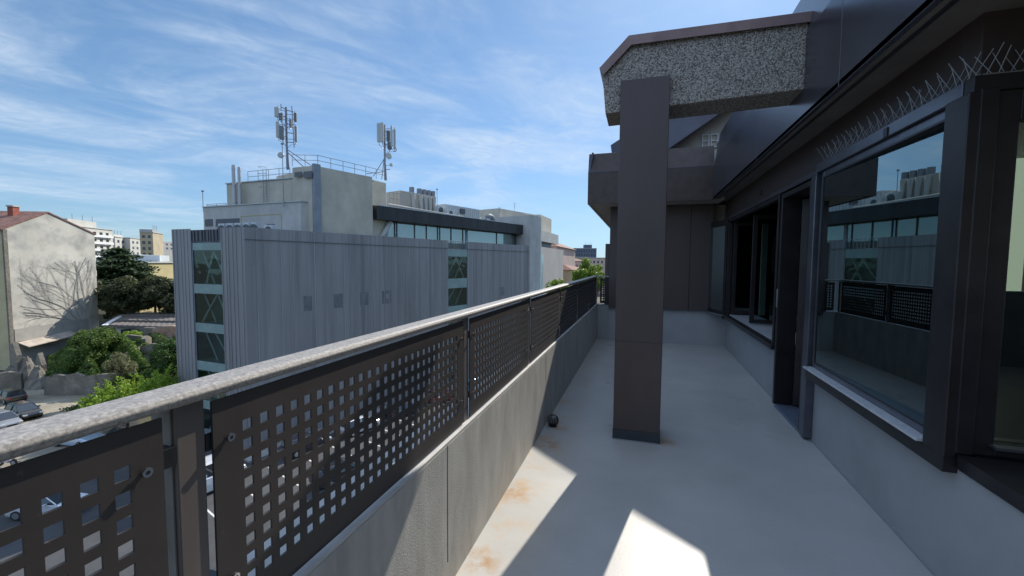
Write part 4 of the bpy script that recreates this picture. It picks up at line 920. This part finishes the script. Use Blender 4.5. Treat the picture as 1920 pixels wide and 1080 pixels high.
# right side of the view
def rb(px, D): q = at(px, 497, D); return q
dF = (Fp(1008)-EYE).dot(F_)
block(1011, dF+1, 1056, dF+22, 466, M['beigew'], 'plain beige end building with a tall narrow glazed slot beyond the metal clad office', rows=0, cols=0, depth=20,
      extra=lambda t_, A, B, d_, nr, zt, dep: ((lambda k: (k.obox(A+d_*1.4+nr*.03+Z*(zt-6.0), d_, nr, Z, 1.5, .04, 4.5), k.build('window', M['spandrel_glass'], t_)))(MB()), (lambda k: (k.prism([tuple(x)[:2] for x in (A+nr*.2-nr*.0, A+d_*15.5+nr*.2, A+d_*15.5-nr*8, A-nr*8)], zt+1.0, zt+3.0), k.build('roof_parapet', M['conc_grey'], t_)))(MB()), (lambda k: (k.prism([tuple(x)[:2] for x in (A-nr*.8, A+d_*13-nr*.8, A+d_*13-nr*8, A-nr*8)], zt, zt+1.0), k.build('recessed_band', M['zinc_dark'], t_)))(MB()))) if M.setdefault('spandrel_glass', mat('slot_glass', (.20, .36, .37), .12, spec=.9, var=(1, .3))) else None
block(1044, dF+30, 1078, dF+60, 466, M['pinkish'], 'pale pinkish house with a sloping roof behind the beige end building', name='house', cat='house', rows=0, cols=0, depth=18, roof='hip')
block(1077, 330, 1118, 330, 466, M['bluefar'], 'far dark blue grey slab block on the right skyline', rows=3, cols=8, roof='flat', extra=pent(.45, .8, 3.0, 'bluefar', 1))
block(1080, 200, 1104, 200, 483, M['sand'], 'sand coloured far building below the dark blue slab', rows=3, cols=4, roof='flat')
block(1100, 230, 1150, 230, 484, M['pinkish'], 'pinkish far building right of the sand coloured one', rows=3, cols=6, roof='flat')
block(1072, 160, 1092, 160, 489, M['pinkish'], 'small pink far house above the red tiled roofs', name='house', cat='house', rows=2, cols=3, roof='hip')
block(1056, 112, 1074, 108, 507, M['red_r'], 'small red walled house with tiled roof beside the beige end building', name='house', cat='house', rows=2, cols=2, roof='hip', depth=8)
block(1074, 104, 1100, 108, 506, M['sand'], 'ochre house with red tiled hip roof in front of the green tree', name='house', cat='house', rows=2, cols=3, roof='hip', depth=9)
block(1100, 420, 1190, 420, 487, M['greyr'], 'long grey far block low on the right skyline', rows=2, cols=10)
# other unseen city edge for parallax
block(-60, 140, 30, 160, 398, M['sand'], 'sand coloured building rising just behind the red tiled roof at the left edge', rows=3, cols=6, roof='flat')

# ================================================================== MOUND, RUINS, SHED
def polar_grid(pxs, Ds, zf, name, m_):
    k = MB(); vs = []
    for D in Ds:
        for px in pxs: q = at(px, 497, D); vs.append((q.x, q.y, zf(px, D)))
    nx = len(pxs); k.poly(vs, [(j*nx+i, j*nx+i+1, (j+1)*nx+i+1, (j+1)*nx+i) for j in range(len(Ds)-1) for i in range(nx-1)])
    return k.build(name, m_, smooth=True)
DW = 52.0
def moundz(px, D):
    t = min(max((D-DW)/5, 0), 1); base = -13.2+1.8*t; t2 = min(max((D-DW-5)/12, 0), 1); z = base+.6*t2
    return z+.5*math.sin(px*.06)+.35*math.sin(px*.13+D*.7)-3.0*min(max((155-px)/65, 0), 1)-.25*max(0, D-66)*(D < 90)
mg = polar_grid(list(range(78, 440, 14)), [DW, 54, 57, 60, 64, 68, 74, 82, 95, 120], moundz, 'hill', M['earth']); struct(mg)
M['brickr'] = mat('ruin_brick', (.32, .17, .12), .95, var=(1.2, .3), bump=(5, 1, .05), var2=(.8, .8, (.38, .34, .28)))
def ruin(pxL, DL, pxR, DR, z0, tops, m_, lab, th=.5):
    A = at(pxL, 497, DL); B = at(pxR, 497, DR); A.z = B.z = 0; d_ = (B-A).normalized(); nr = Vector((d_.y, -d_.x, 0)); L_ = (B-A).length
    k = MB(); nseg = len(tops)-1
    for i in range(nseg):
        a = A+d_*L_*i/nseg; c = A+d_*L_*(i+1)/nseg
        k.prism([tuple(x)[:2] for x in (a, c, c+nr*th, a+nr*th)], z0, [tops[i], tops[i+1], tops[i+1], tops[i]])
    return tag(k.build('ruined_wall', m_, origin=(A.x, A.y, z0)), lab, 'wall', None)
ruin(76, DW-.4, 175, DW-.2, GZ, [-13.4, -12.9, -13.1, -12.8, -13.2, -13.0], M['stone'], 'rough stone retaining wall behind the parked cars')
ruin(175, DW-.2, 330, DW+1, GZ, [-13.0, -12.8, -13.1, -12.9], M['stone'], 'stone retaining wall continuing behind the bright green tree')
ruin(170, 60, 262, 62, -13, [-9.9, -9.6, -9.9, -9.7, -10.0], M['stone'], 'broken grey garden wall among the ivy')
ruin(258, 60, 270, 62, -13, [-10.1, -9.8, -10.3], M['stone'], 'dark standing stub of masonry among the ivy')
ruin(262, 58, 330, 57, -13, [-10.8, -10.2, -10.6, -10.4], M['stone'], 'low crumbling wall below the shed')
ruin(285, 66, 340, 66, -12, [-9.5, -9.1, -9.0, -9.3], M['brickr'], 'crumbling brick wall in front of the corrugated shed')
ruin(250, 68, 290, 66, -12, [-9.9, -9.5, -9.4], M['stone'], 'dark crumbling stone wall left of the brick ruin')
def heap(px, py_top, D, w_, lab, m_=M['stone']):
    rnd = random.Random(int(px*7+D)); c = at(px, 497, D); zt_ = at(px, py_top, D).z; k = MB(); nu, nv = 15, 6; vs = []
    for j in range(nv+1):
        for i in range(nu):
            a = 2*math.pi*i/nu; f = j/nv; rr2 = w_*(1-f*.8)*(.85+.3*rnd.random()); vs.append((c.x+math.cos(a)*rr2, c.y+math.sin(a)*rr2*.7, GZ+(zt_-GZ)*f**.8*(.93+.14*rnd.random())))
    b0 = [(j*nu+i, j*nu+(i+1) % nu, (j+1)*nu+(i+1) % nu, (j+1)*nu+i) for j in range(nv) for i in range(nu)]+[tuple(nv*nu+i for i in range(nu))]
    k.poly(vs, b0); tag(k.build('rubble_heap', m_, origin=(c.x, c.y, GZ)), lab, 'rubble')
heap(36, 672, 56, 2.0, 'big heap of broken masonry under the gable house corner')
heap(58, 690, 54.5, 1.7, 'smaller jagged heap of masonry right of the big one')
heap(10, 690, 55.5, 2.2, 'low spread of rubble at the left edge behind the parked cars')
ruin(18, 56, 30, 55.5, GZ, [-10.2, -9.8, -11.5], M['stone'], 'narrow standing stub of wall at the foot of the gable house')
ruin(64, 56, 76, 55.5, GZ, [-12.6, -11.2, -12.8], M['stone'], 'short broken wall between the rubble and the ivy')
ruin(-20, 53, 30, 54, GZ, [-13.4, -13.2, -13.5], M['stone'], 'low grey wall behind the dark car at the left edge')
sh = thing('shed', 'long low shed with dark corrugated roof sheets in front of the evergreens', 'shed', tuple(at(215, 610, 72)))
c4 = [at(203, 613, 69), at(420, 620, 66), at(400, 585, 79), at(240, 587, 80)]
k = MB(); seg = 40
for i in range(seg):
    for j in range(3):
        f0, f1 = j/3, (j+1)/3
        def Q(s, f): return (c4[0].lerp(c4[1], s)).lerp(c4[3].lerp(c4[2], s), f)
        s0, s1 = i/seg, (i+1)/seg; zo = .07*(i % 2); up = .10*(1-0)
        k.face([Q(s0, f0)+Z*(zo+.34), Q(s1, f0)+Z*((.07-zo)+.34), Q(s1, f1)+Z*(.07-zo), Q(s0, f1)+Z*zo])
        k.face([Q(s0, f0)+Z*(zo+.34), Q(s1, f0)+Z*(.07-zo+.34), Q(s1, f0)+Z*(-.05), Q(s0, f0)+Z*(-.05)])
k.build('roof', mat('fibre_cement', (.115, .10, .092), .9, var=(.8, .2), var2=(2, .5, (.17, .155, .14))), sh)
k = MB(); k.prism([tuple(c4[0]+Vector((.5, .8, 0)))[:2], tuple(c4[1]+Vector((0, .8, 0)))[:2], tuple(c4[2])[:2], tuple(c4[3])[:2]], -12, c4[1].z-.3); k.build('wall', M['offwhite'], sh)
k = MB(); a, c = at(196, 612, 70), at(231, 592, 79); dd = (c-a).normalized(); k.obox((a+c)/2+Z*.2, dd, Vector((-dd.y, dd.x, 0)).normalized(), Z, (c-a).length/2, .35, .05); k.build('white_sheet', M['white'], sh)
for px in (236, 262, 292):
    k = MB(); q = at(px, 622, 68.6-(px-203)*.013); k.obox(q, _r, Vector((-_r.y, _r.x, 0)), Z, .55, .3, .4); k.build('opening', M['black'], sh)

# ================================================================== VEGETATION
def leaf_mesh(pts, nrm, size, name, m_, parent=None, origin=(0, 0, 0), asp=1.6):
    """one small folded leaf clump face per point"""
    pts = np.asarray(pts, float); N = len(pts)
    nrm = nrm/np.linalg.norm(nrm, axis=1, keepdims=True)
    r = rng.normal(size=(N, 3)); t = np.cross(nrm, r); t /= np.linalg.norm(t, axis=1, keepdims=True)+1e-9; bt = np.cross(nrm, t)
    s = size*(.6+.8*rng.random((N, 1)))
    a = pts-t*s*asp/2; b_ = pts+bt*s/2+nrm*s*.15; c = pts+t*s*asp/2; d_ = pts-bt*s/2+nrm*s*.15
    v = np.stack([a, b_, c, d_], 1).reshape(-1, 3)-np.array(origin)
    me = bpy.data.meshes.new(name); me.vertices.add(4*N); me.vertices.foreach_set('co', v.ravel())
    me.loops.add(4*N); me.loops.foreach_set('vertex_index', np.arange(4*N, dtype=np.int32)); me.polygons.add(N)
    me.polygons.foreach_set('loop_start', np.arange(0, 4*N, 4, dtype=np.int32)); me.polygons.foreach_set('loop_total', np.full(N, 4, dtype=np.int32))
    me.materials.append(m_); me.update(calc_edges=True)
    o = bpy.data.objects.new(name, me); C.objects.link(o)
    if parent is not None: o.parent = parent
    else: o.location = origin
    return o
def blob_pts(blobs, per):
    P = []; Nn = []
    for (c, r, w_) in blobs:
        k = int(per*w_); d_ = rng.normal(size=(k, 3)); d_ /= np.linalg.norm(d_, axis=1, keepdims=True)
        rad = (.55+.5*rng.random((k, 1))**.6)
        P.append(np.array(c)+d_*rad*np.array(r)); Nn.append(d_*.7+rng.normal(size=(k, 3))*.6+np.array([0, 0, .35]))
    return np.concatenate(P), np.concatenate(Nn)
def cluster(center, R, nb, rb_, flat=1.0, up=0):
    bl_ = []
    for _ in range(nb):
        d_ = rng.normal(size=3); d_ /= np.linalg.norm(d_); q = rng.random()**.45
        c = np.array(center)+d_*q*np.array(R); r = rb_*(.6+.7*rng.random()); bl_.append((c, (r, r, r*flat), r*r))
    tot = sum(b_[2] for b_ in bl_); return [(c, r, w_/tot) for c, r, w_ in bl_]
M['bark'] = mat('bark', (.10, .08, .06), .95, var=(2, .3), bump=(8, 1, .03))
def tree(name, base, top_c, R, nb, rb_, N, size, m_, lab, flat=1.0, group=None, trunk_r=.25, cat='tree'):
    base = Vector(base); t_ = thing(name, lab, cat, tuple(base), group)
    k = MB(); tc_ = Vector(top_c); k.tube(base, base.lerp(tc_, .6), trunk_r, 9, r2=trunk_r*.6); k.tube(base.lerp(tc_, .6), tc_+Z*R[2]*.5, trunk_r*.6, 8, r2=trunk_r*.2)
    bl_ = cluster(top_c, R, nb, rb_, flat)
    for (c, r, w_) in bl_[:14]: s0 = base.lerp(tc_, .45+.4*random.random()); k.tube(s0, Vector(c), trunk_r*.3, 6, r2=.02)
    k.build('trunk', M['bark'], t_)
    P, Nn = blob_pts(bl_, N); leaf_mesh(P, Nn, size, 'crown', m_, t_, tuple(base))
    return t_
LM = dict(cedar=leafmat('cedar_needles', (.028, .052, .028), (.075, .115, .050), .5), ever=leafmat('evergreen_leaves', (.026, .040, .020), (.115, .125, .055), .45),
          bright=leafmat('bright_leaves', (.14, .24, .025), (.34, .46, .06), .9), ivy=leafmat('ivy_leaves', (.022, .055, .014), (.17, .26, .05), .22), far=leafmat('far_leaves', (.13, .22, .03), (.26, .36, .06), .8), mid=leafmat('mid_leaves', (.03, .07, .018), (.07, .14, .03), .6), dry=leafmat('dry_leaves', (.14, .15, .07), (.24, .24, .12), .6))
# cedar, tiered horizontal branches
cb_ = at(222, 497, 88); cb_.z = -9.5; zt = at(222, 463, 88).z
ct = thing('cedar_tree', 'tall dark cedar with tiered horizontal branches beside the gable house', 'tree', tuple(cb_))
k = MB(); k.tube(cb_, Vector((cb_.x, cb_.y, zt)), .4, 9, r2=.05); Pp = []; Nn_ = []
H_ = zt-cb_.z
for i in range(78):
    f = .18+.80*(i/78); z = cb_.z+H_*f; L_ = (1-f)**.8*10.5*(.55+.6*random.random())+.5; a = i*2.4+random.uniform(-.3, .3)
    dv = Vector((math.cos(a), math.sin(a), .06)); s0 = Vector((cb_.x, cb_.y, z)); en_ = s0+dv*L_-Z*(.10*L_)
    k.tube(s0, en_, .09, 5, r2=.02)
    m_n = int(42+L_*58); tt = rng.random(m_n)**.7; q = np.array(s0)[None]+np.outer(tt, np.array(en_-s0)); lat = rng.normal(size=(m_n, 3))*np.array([1, 1, .22])*(.35+.16*L_*tt[:, None]*.8); Pp.append(q+lat); Nn_.append(rng.normal(size=(m_n, 3))*.5+np.array([0, 0, 1]))
k.build('trunk', M['bark'], ct); leaf_mesh(np.concatenate(Pp), np.concatenate(Nn_), .42, 'crown', LM['cedar'], ct, tuple(cb_))
for (px, D, y0, R, lab) in ((212, 82, 560, (5.5, 4, 3.6), 'dark round evergreen at the foot of the cedar beside the gable house'), (248, 80, 552, (4.8, 4, 3.2), 'dark evergreen bush in the middle between the cedar and the yellow building'), (290, 82, 556, (5.5, 4, 3.4), 'dark evergreen with olive crown below the yellow building'), (335, 80, 560, (5.0, 4, 3.0), 'dark evergreen half hidden by the metal clad office corner')):
    c_ = at(px, y0, D); tree('evergreen_tree', (c_.x, c_.y, -9.5), tuple(c_), R, 46, 1.25, 8500, .30, LM['ever'], lab, .8, 'dark evergreens behind the shed')
# bright green tree near the rail
c_ = at(243, 748, 42)
def frond_tree(name, c_, R, lab, nf, m_, gz=GZ):
    base = Vector((c_.x, c_.y, gz)); t_ = thing(name, lab, 'tree', tuple(base)); k = MB(); k.tube(base, c_-Z*R[2]*.3, .16, 8, r2=.1); Pp = []; Nn_ = []
    for i in range(nf):
        d_ = rng.normal(size=3); d_[2] = abs(d_[2])*.7-.15; d_ /= np.linalg.norm(d_); q = (.35+.65*rng.random())
        s0 = np.array(c_)+d_*np.array(R)*q*.8; dr_ = d_*.55+np.array([0, 0, .75])+rng.normal(size=3)*.25; dr_ /= np.linalg.norm(dr_); L_ = rng.uniform(.8, 1.7)
        if i % 4 == 0: k.tube(c_-Z*R[2]*.3, Vector(s0), .05, 5, r2=.02)
        mm = 46; tt = rng.random(mm); p_ = s0+np.outer(tt, dr_)*L_; p_ += rng.normal(size=(mm, 3))*(.20*(1.1-tt[:, None])+.03); p_[:, 2] -= .1*tt**2
        Pp.append(p_); Nn_.append(rng.normal(size=(mm, 3))+np.array([0, 0, .6]))
    k.build('trunk', M['bark'], t_); leaf_mesh(np.concatenate(Pp), np.concatenate(Nn_), .135, 'crown', m_, t_, tuple(base), 2.0)
frond_tree('leafy_tree', at(238, 768, 42), (4.2, 3.6, 3.0), 'bright fresh green young tree just beyond the handrail', 330, LM['bright'])
frond_tree('leafy_tree', at(305, 752, 39), (2.0, 2.0, 2.6), 'bright green sapling close to the metal clad office corner', 90, LM['bright'])
c_ = at(318, 680, 50); tree('shrub', (c_.x, c_.y, -12.5), tuple(c_), (1.9, 1.9, 2.4), 26, .7, 4200, .16, LM['mid'], 'mid green bush against the corner of the metal clad office', cat='shrub')
c_ = at(228, 690, 50.5); tree('shrub', (c_.x, c_.y, -13), tuple(c_), (1.9, 1.5, 1.4), 18, .5, 2200, .14, LM['dry'], 'greyish dry bush behind the bright green tree', cat='shrub')
for (px, y0, D, R, lab) in ((150, 668, 55, (1.6, 1.3, 1.1), 'small leafy bush low on the ivy slope behind the retaining wall'), (205, 640, 60, (2.2, 1.6, 1.2), 'rounded bush in the middle of the ivy slope'), (248, 634, 63, (1.8, 1.5, .9), 'yellowish green bush below the shed'), (118, 700, 53.5, (1.2, 1.0, 1.0), 'dark bush hanging over the stone retaining wall')):
    c_ = at(px, y0, D); tree('shrub', (c_.x, c_.y, c_.z-1.8), tuple(c_), R, 22, .55, 2600, .15, LM['bright'] if px == 248 else LM['ivy'], lab, cat='shrub')
c_ = at(182, 632, 57); tree('shrub', (c_.x, c_.y, -12.5), tuple(c_-Z*.6), (2.6, 2.2, 1.6), 30, .8, 5000, .17, LM['ivy'], 'sunlit green bush at the foot of the gable wall', cat='shrub')
# ivy over the mound: ground cover
P = []; Nn_ = []
Nv = 34000
pxs = rng.uniform(80, 345, Nv); Ds = DW-.6+rng.random(Nv)**1.3*16
lump = lambda px, D: 1.1*math.sin(px*.045+1)*math.sin(D*.5)+.5*math.sin(px*.11+D*.9)
for px, D in zip(pxs, Ds):
    if 255 < px and D > 60 and random.random() < .6: continue
    q = at(px, 497, D); z = moundz(px, D)+max(0, .35+.55*lump(px, D))*random.random()**.5
    if D < DW+.3: z -= random.random()*1.6
    P.append((q.x, q.y, z))
P = np.array(P); Nn_ = rng.normal(size=P.shape)*.6+np.array([0, -.2, .8])
o = leaf_mesh(P, Nn_, .22, 'ivy', LM['ivy'], None, (P[0][0], P[0][1], -12)); tag(o, 'dense green ivy and brambles covering the ruins below the gable wall', 'ivy', kind='stuff')
# far right tree
c_ = at(1106, 520, 47); tree('leafy_tree', (c_.x, c_.y, GZ), tuple(c_), (2.1, 2.1, 1.9), 40, .55, 9000, .14, LM['far'], 'sunny light green treetop above the far end of the railing', trunk_r=.2)
c_ = at(1060, 545, 52); tree('leafy_tree', (c_.x, c_.y, GZ), tuple(c_), (2.4, 2.1, 1.8), 26, .6, 5000, .15, LM['far'], 'lower light green tree left of the sunny treetop', trunk_r=.2)
# weeds along the car park edge
k = MB(); 
for (px, py, lab) in ((134, 769, 'small weed tuft at the car park edge'), (150, 764, 'larger weed tuft nearest the bright green tree')):
    q = gnd(px, py); Pq = np.array(q)+rng.normal(size=(160, 3))*np.array([.5, .3, .1])+np.array([0, 0, .12]); o = leaf_mesh(Pq, rng.normal(size=(160, 3)), .14, 'weed_tuft', LM['mid'], None, tuple(q)); tag(o, lab, 'weeds', 'weed tufts')

# ================================================================== CARS
M['tyre'] = mat('tyre', (.02, .02, .02), .8); M['carglass'] = mat('car_glass', (.03, .04, .05), .06, 0, spec=1.0); M['lamp'] = mat('car_lamp', (.6, .62, .62), .15); M['tail'] = mat('tail_lamp', (.35, .02, .02), .2)
def loft(k, secs, mi=0, cap=True):
    m_ = len(secs[0]); b0 = len(k.v); vs = [p for s in secs for p in s]
    k.poly(vs, [(i*m_+j, i*m_+(j+1) % m_, (i+1)*m_+(j+1) % m_, (i+1)*m_+j) for i in range(len(secs)-1) for j in range(m_)]+([tuple(range(m_-1, -1, -1)), tuple((len(secs)-1)*m_+j for j in range(m_))] if cap else []), mi)
def make_car(kind='hatch'):
    root = thing('parked_car', '', 'car', (0, 0, 0), 'parked cars in the street and car park')
    van = kind == 'van'
    L2 = 2.1 if not van else 2.7; W2 = .88 if not van else .98; belt = .92 if not van else 1.25; rt = 1.46 if not van else 2.2
    st = [(-L2, .66, .42, .78), (-L2+.12, .80, .28, .88), (-L2+.6, .87, .22, belt), (-.4, W2, .20, belt), (.6, W2, .20, belt), (L2-1.0, .87, .20, belt-.04), (L2-.35, .82, .22, .78 if not van else 1.1), (L2-.08, .70, .30, .64), (L2, .58, .38, .56)]
    secs = [[(x, -w_*.96, z0), (x, -w_, z0+.14), (x, -w_, (z0+z1)/2), (x, -w_*.95, z1-.05), (x, -w_*.86, z1), (x, w_*.86, z1), (x, w_*.95, z1-.05), (x, w_, (z0+z1)/2), (x, w_, z0+.14), (x, w_*.96, z0)] for x, w_, z0, z1 in st]
    k = MB(); loft(k, secs)
    # roof shell and pillars
    xr0, xr1 = (-L2+.55, .25) if not van else (-L2+.15, 1.1)
    k.poly([(xr0, -.60 if not van else -.85, rt-.03), (xr1, -.60 if not van else -.85, rt-.02), (xr1, .60 if not van else .85, rt-.02), (xr0, .60 if not van else .85, rt-.03), (xr0-.0, -.5, rt+.03), (xr1-.1, -.5, rt+.035), (xr1-.1, .5, rt+.035), (xr0, .5, rt+.03)], [(0, 1, 5, 4), (1, 2, 6, 5), (2, 3, 7, 6), (3, 0, 4, 7), (4, 5, 6, 7), (0, 3, 2, 1)])
    for s in (-1, 1):
        for (xa, xb) in ((-.35, -.27),): k.tube((xa, s*.83, belt), (xb, s*.64, rt-.02), .04, 5)
        k.tube((L2-1.0 if not van else 1.75, s*.80, belt-.02), (xr1, s*.62, rt-.02), .04, 5); k.tube((-L2+.35, s*.80, belt-.05), (xr0, s*.62, rt-.02), .05, 5)
        k.obox((.55, s*.98, belt+.06), Vector((1, 0, 0)), Vector((0, 1, 0)), Z, .07, .10, .07)
    body = k.build('body', mat('car_paint_proto', (.02, .022, .028), .25, .3, coat=.8), root, bevel=.02, smooth=False)
    k = MB(); wb = .80; wr_ = .62 if not van else .84; xf = L2-1.0 if not van else 1.75; xb = -L2+.33
    k.poly([(xb, -wb, belt-.03), (xf, -wb, belt-.03), (xf, wb, belt-.03), (xb, wb, belt-.03), (xr0, -wr_, rt-.03), (xr1, -wr_, rt-.03), (xr1, wr_, rt-.03), (xr0, wr_, rt-.03)], [(0, 1, 5, 4), (1, 2, 6, 5), (2, 3, 7, 6), (3, 0, 4, 7)]); k.build('windows', M['carglass'], root)
    for x in (-L2+.85, L2-.85):
        for s in (-1, 1):
            k = MB(); k.tube((x, s*(W2-.2), .32), (x, s*(W2+.015), .32), .32, 20); wh = k.build('wheel', M['tyre'], root)
            k = MB(); k.tube((x, s*(W2+.012), .32), (x, s*(W2+.03), .32), .21, 16); k.build('rim', M['alu'], wh)
    for s in (-1, 1):
        k = MB(); k.obox((L2-.14, s*.60, .62), Vector((1, 0, 0)), Vector((0, 1, 0)), Z, .12, .16, .06); k.build('headlight', M['lamp'], root)
        k = MB(); k.obox((-L2+.06, s*.66, .72), Vector((1, 0, 0)), Vector((0, 1, 0)), Z, .06, .12, .08); k.build('tail_light', M['tail'], root)
    k = MB(); k.obox((L2-.01, 0, .46), Vector((1, 0, 0)), Vector((0, 1, 0)), Z, .03, .35, .07); k.build('grille', M['black'], root)
    return root
PAINT = {}
def paint(c):
    if c not in PAINT: PAINT[c] = mat('car_paint', c, .25, .3, coat=.9)
    return PAINT[c]
car0 = make_car(); van0 = make_car('van'); usedp = {}
def place(proto, px, py, rz, colr, lab, z=GZ+.01, pos=None):
    if id(proto) not in usedp: r = proto; usedp[id(proto)] = 1
    else: r = copy_tree(proto)
    q = gnd(px, py, GZ) if pos is None else Vector(pos); r.location = (q.x, q.y, z); r.rotation_euler = (0, 0, rz); r['label'] = lab
    for ch in r.children:
        if ch.name.startswith('body'): ch.material_slots[0].link = 'OBJECT'; ch.material_slots[0].material = paint(colr)
    return r
aH = math.atan2(gnd(74, 782).y-gnd(20, 768).y, gnd(74, 782).x-gnd(20, 768).x)
place(car0, 45, 782, aH, (.012, .014, .022), 'black car with pale bonnet glare, right one of the pair in the sunlit car park')
place(car0, 4, 800, aH, (.28, .29, .31), 'silver grey car left of the black car in the sunlit car park')
place(car0, 18, 752, aH+math.pi, (.02, .018, .018), 'dark car in the shade behind the other two parked cars')
place(car0, 148, 832, aH+.2, (.45, .55, .68), 'pale blue car half under the bright green tree')
af = math.atan2(u.y, u.x)
place(van0, 388, 918, af+.1, (.75, .77, .8), 'white van on the shaded street seen through the gap beside the railing post', pos=None)
for i, (s, o_, c, lab) in enumerate(((3, 3.6, (.02, .02, .03), 'black car parked along the office facade, nearest its corner'), (8.5, 3.6, (.6, .6, .62), 'white car parked along the office facade behind the black one'), (14, 3.6, (.015, .015, .02), 'dark car third from the corner along the office facade'), (20, 3.6, (.35, .04, .03), 'red car parked along the office facade'), (26, 3.6, (.02, .12, .22), 'blue car parked along the office facade beyond the red one'), (2, 10.5, (.02, .02, .025), 'black car parked on the near side of the street'))):
    q = CO+u*s+n*o_; place(car0, 0, 0, af, c, lab, pos=(q.x, q.y, 0))
place(car0, 95, 960, .4, (.65, .66, .68), 'white car on the road seen through the holes of the nearest panel')
# motorbike
q = gnd(14, 874); mb = thing('motorbike', 'motorbike with pale fairing and reddish tail parked at the car park edge', 'motorbike', tuple(q)); mb_e = Vector((1, .15, 0)).normalized(); mb_s = Vector((-.15, 1, 0)).normalized()
for i, s in enumerate((-.7, .7)):
    k = MB(); c_ = q+mb_e*s+Z*.32; k.tube(c_-mb_s*.06, c_+mb_s*.06, .31, 18); wh = k.build('wheel', M['tyre'], mb); k = MB(); k.tube(c_-mb_s*.065, c_+mb_s*.065, .2, 14); k.build('rim', M['alu'], wh)
k = MB(); k.sphere(q+mb_e*.1+Z*.85, .3, 12, 8, (1.1, .6, .7)); k.sphere(q+mb_e*.62+Z*.9, .26, 12, 8, (.8, .8, 1.1)); k.tube(q+mb_e*.7+Z*.32, q+mb_e*.5+Z*1.05, .04, 6); k.tube(q-mb_e*.7+Z*.32, q+Z*.55, .05, 6); k.tube(q-mb_e*.25+Z*.5, q+mb_e*.3+Z*.5, .2, 8); k.build('body', mat('bike_paint', (.62, .58, .66), .3), mb, smooth=True)
k = MB(); k.sphere(q-mb_e*.35+Z*.82, .3, 10, 6, (1.3, .5, .3)); k.build('seat', M['black'], mb, smooth=True)
k = MB(); k.sphere(q-mb_e*.75+Z*.8, .15, 8, 6, (1.2, .8, .8)); k.build('tail', M['tail'], mb, smooth=True)
k = MB(); k.tube(q+mb_e*.45+Z*1.08-mb_s*.35, q+mb_e*.45+Z*1.08+mb_s*.35, .02, 6); k.build('handlebar', M['black'], mb)
